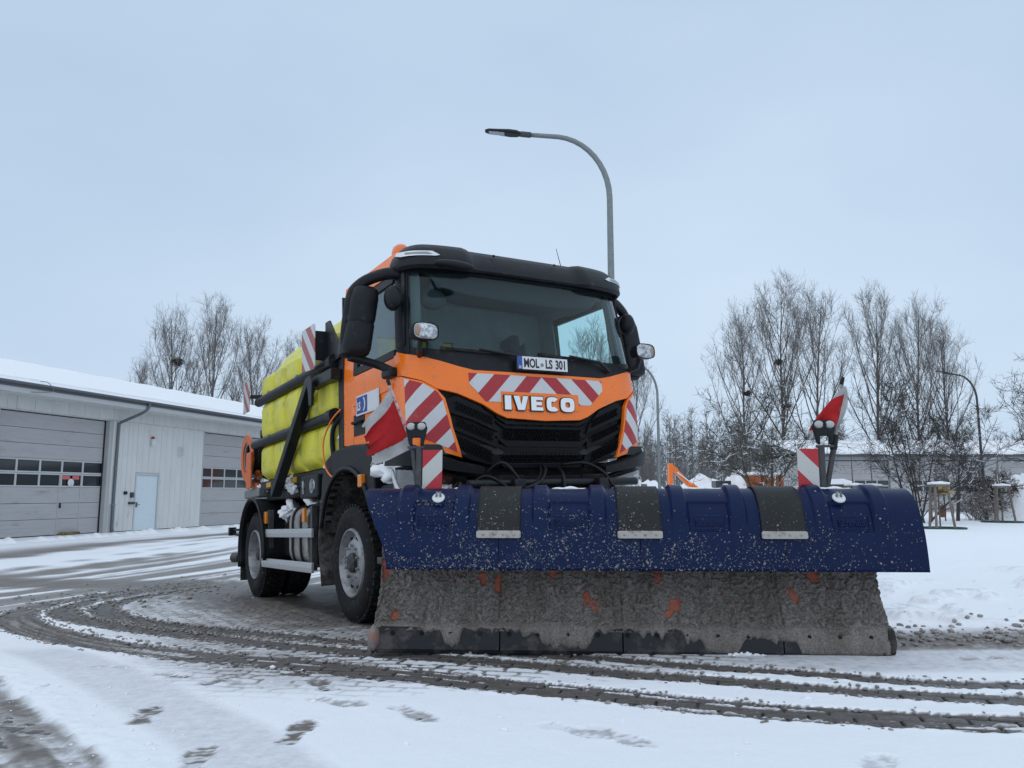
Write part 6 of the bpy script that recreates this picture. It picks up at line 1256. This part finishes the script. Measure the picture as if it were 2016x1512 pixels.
m = MB(); m.prism([(-.07, .02), (.04, .0), (.05, .06), (.02, .16), (-.07, .18)], lambda p, z, s: PL(-HL - .005 - .02 * s, p, z)); m.build('end_plate', CUT, plow, bevel=.006)
o = MB().ball(PL(-HL - .015, .0, .09), (.042, .075, .085), 18, 12, .14, 5).build('corner_bumper', M('worn_orange_rubber', (.30, .08, .04), .7, dirt=((.22, .20, .185), .75, 14), bump=.4, bs=30), plow, smooth='all')
MB().ball(PL(HL + .02, -.01, .10), (.035, .06, .085), 18, 12, .2, 6).build('corner_bumper', MUD, plow, smooth='all')
for q in range(7): o = lump('slush_lump', (.64 + .035 * q, -.045, .012), .020 - .002 * abs(q - 3), plow, 60 + q)
# ---- hood
hp_ = catmull([(-.30, 1.02), (-.20, 1.052), (-.10, 1.058), (.0, 1.02), (.085, .93), (.135, .80), (.16, .66), (.172, .545)], 10)
hl_ = np.concatenate([[0], np.cumsum(np.hypot(*np.diff(hp_, axis=0).T))]); HT = hl_[-1]
BLUE = M('blue_hood_plastic', (.0012, .0088, .046), .36, col2=(.0018, .0115, .053), vs=3, dirt=((.012, .02, .05), .06, 30), rvar=.08, spec=.16)
def uL(t): return -1.73 + .19 * float(sst(.30, 1.0, np.array(t))) 
def uR(t): return 1.838 + .008 * float(sst(.15, .9, np.array(t)))
MODC = [-1.25, -.367, .523, 1.416]; STR = [-.82, .08, .98]
def hood_pt(u, t, off):
    l = t * HT; d = np.interp(l, hl_, hp_[:, 0]); z = np.interp(l, hl_, hp_[:, 1]); e = .004
    dd = np.interp(l + e, hl_, hp_[:, 0]) - np.interp(l - e, hl_, hp_[:, 0]); dz = np.interp(l + e, hl_, hp_[:, 1]) - np.interp(l - e, hl_, hp_[:, 1]); n = math.hypot(dd, dz) + 1e-9
    return d - dz / n * off, z + dd / n * off
def hood_fields(U, T):
    h = np.zeros_like(U); inset = np.zeros_like(U); emb = np.zeros_like(U)
    for c in MODC:
        for s in (-1, 1):
            q = np.abs(U - (c + s * .185)); rib = 1 - sst(.036, .062, q); h = np.maximum(h, .026 * rib * (.35 + .65 * sst(.72, .55, T)) * (.25 + .75 * sst(.95, .80, T)))
            h = np.maximum(h, .010 * (1 - sst(.16, .235, np.abs(U - c) - .0)) * 0)
        ins = ins_ = (1 - sst(.118, .128, np.abs(U - c))) * sst(.455, .47, T) * (1 - sst(.70, .715, T)); inset = inset + ins
        lab = (1 - sst(.095, .10, np.abs(U - c))) * sst(.575, .582, T) * (1 - sst(.685, .692, T)); lab2 = (1 - sst(.088, .093, np.abs(U - c))) * sst(.585, .592, T) * (1 - sst(.675, .682, T)); emb = emb + (lab - lab2)
    return h - .016 * inset + .006 * emb
TT = np.concatenate([np.linspace(0, .40, 14), np.linspace(.41, .75, 60), np.linspace(.76, 1, 12)])
bnds = [None, -.82, .08, .98, None]
hood_objs = []
for k in range(4):
    nu = 230; nt_ = len(TT); Ug = np.empty((nt_, nu)); 
    for i, t in enumerate(TT):
        a = uL(t) if k == 0 else bnds[k] + .0025; b = uR(t) if k == 3 else bnds[k + 1] - .0025; Ug[i] = np.linspace(a, b, nu)
    Tg = np.repeat(TT[:, None], nu, 1); Hh = hood_fields(Ug, Tg); l = Tg * HT; d = np.interp(l, hl_, hp_[:, 0]); z = np.interp(l, hl_, hp_[:, 1])
    e = .006; dd = np.interp(l + e, hl_, hp_[:, 0]) - np.interp(l - e, hl_, hp_[:, 0]); dz = np.interp(l + e, hl_, hp_[:, 1]) - np.interp(l - e, hl_, hp_[:, 1]); n = np.hypot(dd, dz) + 1e-9
    wav = .004 * (fbm(Ug * 2, Tg * 2, 2, 5) - .5)
    Pd = d - dz / n * (Hh + wav); Pz = z + dd / n * (Hh + wav)
    V = np.stack([Ug, -Pd, Pz], -1).reshape(-1, 3); ix = np.arange(nt_ * nu).reshape(nt_, nu); F = np.stack([ix[:-1, :-1], ix[1:, :-1], ix[1:, 1:], ix[:-1, 1:]], -1).reshape(-1, 4)
    o = put('hood_section', big_mesh('hood_section', V, F), BLUE, plow, smooth='all'); md = o.modifiers.new('t', 'SOLIDIFY'); md.thickness = .012; md.offset = -1; hood_objs.append(o)
    yc = MODC[k]
    def plc(px, py, pz):
        dd_, zz_ = hood_pt(yc + px, .634 - py / HT, -.013 + pz); return PL(yc + px, dd_, zz_)
    text_obj('embossed_lettering', 'Schmidt', .062, BLUE, o, plc, extrude=.004, offset=.0025, sx=.85)
STRAP = M('black_rubber_strap', (.013, .0145, .015), .55, spec=.3, var=.2, bump=.1, bs=90, dirt=((.07, .068, .065), .10, 30)); PLATEM = M('clamp_plate_zinc', (.36, .345, .32), .55, metal=.25, dirt=((.20, .155, .12), .3, 14))
for c in STR:
    sp_ = empty('rubber_strap', (0, 0, 0), 0, plow); m = MB()
    def fs(u, t):
        d_, z_ = hood_pt(u, t, .007); return PL(u, d_, z_)
    m.grid(fs, np.linspace(c - .138, c + .138, 12), np.linspace(.05, .735, 40)); o = m.build('strap_sheet', STRAP, sp_, smooth='all'); md = o.modifiers.new('t', 'SOLIDIFY'); md.thickness = .008; md.offset = 1
    m = MB(); f3 = lambda a, b: np.array([PL(q, *hood_pt(q, r, 0.0)) for q, r in zip(np.atleast_1d(a), np.atleast_1d(b))], float)
    me = surf_patch([(c - .142, .715), (c - .132, .708), (c + .132, .708), (c + .142, .715), (c + .142, .756), (c + .132, .763), (c - .132, .763), (c - .142, .756)], f3, .03, -.022, -.008, False)
    put('clamp_plate', me, PLATEM, sp_, bevel=.003)
    for q in (-.1, -.03, .03, .1):
        d_, z_ = hood_pt(c + q, .735, .024); MB().ball(PL(c + q, d_, z_), .008, 8, 5).build('rivet', PLATEM, sp_)
# white discs with a shackle on the hood
for u in (-1.225, 1.36):
    k_ = empty('lifting_eye', (0, 0, 0), 0, plow); d_, z_ = hood_pt(u, .44, .02); d2, z2 = hood_pt(u, .44, .03)
    MB().lathe([(0, .006), (.038, .006), (.042, 0)], PL(u, d_, z_), (0, -.75, .66), 20).build('eye_washer', WHITEP, k_); m = MB(); m.tube([PL(u - .014, d2, z2), PL(u - .012, d2 - .01, z2 + .03), PL(u + .012, d2 - .01, z2 + .03), PL(u + .014, d2, z2)], .007, 7); m.build('shackle', STEEL, k_, smooth='all')
# snow lying along the hood seams at the top
for u0, u1 in ((-1.14, -1.04), (-.48, -.25), (.40, .66), (1.26, 1.5)):
    m = MB(); n = 14
    m.tube([PL(u0 + (u1 - u0) * i / n, -.12 + .01 * math.sin(i * 2.1), 1.056 + .004 * math.sin(i)) for i in range(n + 1)], [.004 + .012 * abs(math.sin(math.pi * i / n)) for i in range(n + 1)], 6); m.build('snow_strip', SNOWM, plow, smooth='all')
# ---- grit and salt flecks stuck to the hood
R = np.random.default_rng(12); N_ = 8200
t_ = 1 - np.abs(R.normal(0, .30, N_)); t_ = np.where(t_ < .33, R.uniform(.4, .98, N_), t_); u_ = R.uniform(-1.66, 1.82, N_)
keep = R.random(N_) < np.interp(u_, [-1.7, -.3, .6, 1.8], [1.0, .9, .55, .16]) * (.35 + .65 * sst(.4, .75, t_)) * (.25 + .95 * sst(.36, .6, fbm(u_ * 5, t_ * 6, 3, 71))); u_, t_ = u_[keep], t_[keep]
extra_u = np.concatenate([R.normal(c + s * .128, .012, 40) for c in MODC[:2] for s in (-1, 1)]); extra_t = R.uniform(.45, .80, len(extra_u)); u_ = np.concatenate([u_, extra_u, R.uniform(-1.37, -1.13, 90)]); t_ = np.concatenate([t_, extra_t, R.normal(.465, .008, 90)])
ul = np.array([uL(t) for t in t_]); ur = np.array([uR(t) for t in t_]); ok = (u_ > ul + .01) & (u_ < ur - .01); u_, t_ = u_[ok], t_[ok]
hf = hood_fields(u_, t_); instrap = np.zeros(len(u_), bool)
for c in STR: instrap |= (np.abs(u_ - c) < .138) & (t_ < .735)
hf = np.where(instrap, .015, hf); P = np.array([PL(a, *hood_pt(a, b, 0.0)) for a, b in zip(u_, t_)]); Pn = np.array([PL(a, *hood_pt(a, b, 1.0)) for a, b in zip(u_, t_)]) - P; P = P - Pn * 0 + (-Pn) * (-1) * 0
Nrm = -Pn; Nrm = np.where((Nrm[:, 1] > 0)[:, None], -Nrm, Nrm); P = P + Nrm * (np.maximum(hf, -.016)[:, None] + .001)
bmI = bmesh.new(); bmesh.ops.create_icosphere(bmI, subdivisions=1, radius=1); iv = np.array([v.co[:] for v in bmI.verts]); jf = np.array([[v.index for v in f.verts] for f in bmI.faces]); bmI.free()
n = len(P); sz = R.gamma(1.3, .0011, n) + .0008; sz = np.minimum(sz, .0075); tx = np.tile([1., 0, 0], (n, 1)); ty = np.cross(Nrm, tx); th = R.uniform(0, 6.28, n); ta = tx * np.cos(th)[:, None] + ty * np.sin(th)[:, None]; tb = np.cross(Nrm, ta)
J = 1 + .6 * (R.random((n, len(iv))) - .5); el = R.uniform(.9, 2.0, n)
Q = P[:, None] + (ta[:, None] * (iv[None, :, 0:1] * (sz * el)[:, None, None]) + tb[:, None] * (iv[None, :, 1:2] * sz[:, None, None]) + Nrm[:, None] * (iv[None, :, 2:3] * (sz * .35)[:, None, None])) * J[..., None]
Q = P[:, None] + (Q - P[:, None])
o = put('salt_flecks', big_mesh('salt_flecks', Q.reshape(-1, 3), (jf[None] + (np.arange(n) * len(iv))[:, None, None]).reshape(-1, 3)), M('salt_fleck', (.27, .265, .255), .8, col2=(.15, .145, .14), vs=20), plow); tag(o, kind='stuff')
# ---- marker boards, lamps and flags
def marker(sg, u_post, u_b0, u_b1, phase):
    k = empty('side_marker', (0, 0, 0), 0, plow); dp = -.16
    MB().box(u_post - .018, u_post + .018, -dp - .02, -dp + .02, .93, 1.335).build('marker_post', POSTG, k, bevel=.003)
    me = surf_patch([(u_b0, 1.055), (u_b1, 1.055), (u_b1, 1.325), (u_b0, 1.325)], lambda a, b: np.stack([np.asarray(a, float), np.full(np.shape(a), -dp - .012), np.asarray(b, float)], -1), .3, .004, .006)
    put('marker_board', me, stripes('marker_print_%d' % sg, phase, .30, 1.0 if sg > 0 else -1.0, 1.0, red=(.42, .010, .022), white=(.50, .50, .47), absu=False), k)
    MB().box(u_post - .03 + (-.05 if sg < 0 else 0), u_post + .03 + (.05 if sg > 0 else 0), -dp - .02, -dp + .02, 1.335, 1.35).build('post_cap', POSTG, k)
    # twin position lamp in a tapering bracket
    uc = u_post + (-.02 if sg < 0 else .02); m = MB()
    m.prism([(-.075, 1.475), (-.05, 1.36), (-.028, 1.35), (-.030, 1.41), (.030, 1.41), (.028, 1.35), (.05, 1.36), (.075, 1.475), (.06, 1.52), (-.06, 1.52)], lambda a, b, s: (uc + a, -dp - .026 + .036 * s, b)); m.build('lamp_bracket', BLACKP, k, bevel=.008)
    for q in (-1, 1):
        MB().ball((uc + q * .036, -dp - .028, 1.487), (.031, .016, .026), 14, 9).build('position_lamp', M('lamp_white_%d%d' % (sg, q), (.40, .40, .385), .3, coat=.4), k, smooth='all')
    m = MB(); m.tube([(uc, -dp - .012, 1.487 + 0), (uc, -dp - .04, 1.487)], .012, 8); m.build('lamp_clip', BLACKP, k)
    return k
mk1 = marker(-1, -1.395, -1.368, -1.232, .45); mk2 = marker(1, 1.335, 1.170, 1.308, .653)
m = MB(); m.tube([PL(-1.395, -.17, 1.0), PL(-1.445, -.19, 1.36)], .021, 10); m.build('flag_socket', POSTG, mk1, smooth=True); m = MB(); m.tube([PL(-1.44, -.19, 1.33), PL(-1.53, -.20, 1.55), PL(-1.63, -.20, 1.80)], .0095, 8); m.build('flag_pole', M('pole_red_worn', (.32, .05, .05), .6, col2=(.5, .5, .5), vs=40), mk1, smooth=True); m = MB(); m.tube([PL(-1.622, -.20, 1.785), PL(-1.638, -.20, 1.825)], .013, 8); m.build('pole_cap', BLACKP, mk1)
m = MB(); m.tube([PL(1.365, -.18, 1.06), PL(1.43, -.19, 1.34)], .019, 10); m.build('flag_socket', POSTG, mk2, smooth=True); m = MB(); m.tube([PL(1.425, -.19, 1.32), PL(1.445, -.20, 1.42)], .024, 10); m.build('pole_sleeve', BLACKP, mk2, smooth=True); m = MB(); m.tube([PL(1.44, -.195, 1.40), PL(1.515, -.20, 1.79)], .010, 8); m.build('flag_pole', STEEL, mk2, smooth=True); m = MB(); m.tube([PL(1.508, -.20, 1.765), PL(1.520, -.20, 1.815)], .013, 8); m.build('pole_cap', BLACKP, mk2)
def flag_mat(name, mode):
    m = M(name, (.5, .02, .02), .85); t = m.node_tree; lk = t.links.new; b = t.nodes['Principled BSDF']; at = t.nodes.new('ShaderNodeAttribute'); at.attribute_name = 'white'
    n = t.nodes.new('ShaderNodeTexNoise'); n.inputs['Scale'].default_value = 14; n.inputs['Detail'].default_value = 6; tc = t.nodes.new('ShaderNodeTexCoord'); lk(tc.outputs['Object'], n.inputs[0])
    x = t.nodes.new('ShaderNodeMix'); x.data_type = 'RGBA'; x.inputs[6].default_value = (.50, .012, .016, 1); x.inputs[7].default_value = (.50, .49, .49, 1); lk(at.outputs['Fac'], x.inputs[0])
    r = t.nodes.new('ShaderNodeMapRange'); r.inputs[1].default_value = .35; r.inputs[2].default_value = .7; r.inputs[3].default_value = 1.0; r.inputs[4].default_value = .72; lk(n.outputs[0], r.inputs[0]); y = t.nodes.new('ShaderNodeVectorMath'); y.operation = 'SCALE'; lk(x.outputs[2], y.inputs[0]); lk(r.outputs[0], y.inputs['Scale']); lk(y.outputs[0], b.inputs['Base Color'])
    tl = t.nodes.new('ShaderNodeBsdfTranslucent'); lk(y.outputs[0], tl.inputs[0]); ms = t.nodes.new('ShaderNodeMixShader'); ms.inputs[0].default_value = .25; lk(b.outputs[0], ms.inputs[1]); lk(tl.outputs[0], ms.inputs[2]); lk(ms.outputs[0], t.nodes['Material Output'].inputs[0]); return m
FLAGM = flag_mat('flag_cloth', 0)
# left flag: bands run out from the pole
ns, nq = 70, 60; Sg, Qg = np.meshgrid(np.linspace(0, 1, ns), np.linspace(0, 1, nq), indexing='ij')
c = lambda p: np.array(p, float)
P0_, P1_, Q0_, Q1_ = c((-1.615, 1.765)), c((-1.452, 1.34)), c((-1.815, 1.475)), c((-1.735, 1.235))
base = P0_ + (P1_ - P0_) * Sg[..., None]; free = Q0_ + (Q1_ - Q0_) * Sg[..., None] + np.stack([.014 * np.sin(Sg * 16) * (Sg < .95), .018 * np.sin(Sg * 23 + 1)], -1)
pt = base * (1 - Qg[..., None]) + free * Qg[..., None]; pt[..., 1] -= .016 * np.sin(np.pi * Qg) * (1 - Sg * .3); pt[..., 0] += .012 * np.sin(Qg * 7 + Sg * 3) * Qg
dep = -.20 + .016 * np.sin(Sg * 11 + Qg * 2.0) * Qg + .008 * np.sin(Sg * 21 - Qg * 3) * Qg + .02 * Qg
V = np.stack([pt[..., 0], -dep, pt[..., 1]], -1).reshape(-1, 3); ix = np.arange(ns * nq).reshape(ns, nq); F = np.stack([ix[:-1, :-1], ix[1:, :-1], ix[1:, 1:], ix[:-1, 1:]], -1).reshape(-1, 4)
tear = (Qg > .93) & (np.abs(((Sg * 9) % 1) - .5) < .18) & (fbm(Sg * 8, Qg * 0, 2, 3) > .45); tf = tear[:-1, :-1].reshape(-1); F = F[~tf]
me = big_mesh('flag', V, F); fattr(me, 'white', ((Sg < .17 + .03 * np.sin(Qg * 5)) | (Sg > .80 + .02 * np.sin(Qg * 6))).astype(float)); put('flag', me, FLAGM, mk1, smooth='all').modifiers.new('t', 'SOLIDIFY').thickness = .0015
# right flag: hanging in folds
ctl = np.array([[(1.535, 1.755, .00), (1.522, 1.752, .02), (1.508, 1.745, .03), (1.496, 1.735, .02)], [(1.575, 1.66, -.03), (1.508, 1.63, .03), (1.43, 1.62, .02), (1.35, 1.57, .00)], [(1.525, 1.575, -.02), (1.492, 1.535, .05), (1.39, 1.50, .06), (1.262, 1.49, .01)], [(1.46, 1.43, -.02), (1.45, 1.455, .03), (1.37, 1.45, .05), (1.27, 1.42, .00)]])
def bez(t): return np.stack([(1 - t) ** 3, 3 * t * (1 - t) ** 2, 3 * t * t * (1 - t), t ** 3], -1)
a = np.linspace(0, 1, 60); Bu = bez(a); Pt = np.einsum('ia,jb,abk->ijk', Bu, Bu, ctl); Ag, Bg = np.meshgrid(a, a, indexing='ij')
Pt[..., 2] += .022 * np.sin(Bg * 13 + Ag * 2) * Ag + .012 * np.sin(Bg * 6 - Ag * 9) * Ag
V = np.stack([Pt[..., 0], -(-.20 + Pt[..., 2]), Pt[..., 1]], -1).reshape(-1, 3); ix = np.arange(3600).reshape(60, 60); F = np.stack([ix[:-1, :-1], ix[1:, :-1], ix[1:, 1:], ix[:-1, 1:]], -1).reshape(-1, 4)
me = big_mesh('flag', V, F); fattr(me, 'white', ((Bg < .30) | (Ag < .16) | ((Ag > .88) & (Bg > .82))).astype(float)); put('flag', me, FLAGM, mk2, smooth='all').modifiers.new('t', 'SOLIDIFY').thickness = .0015
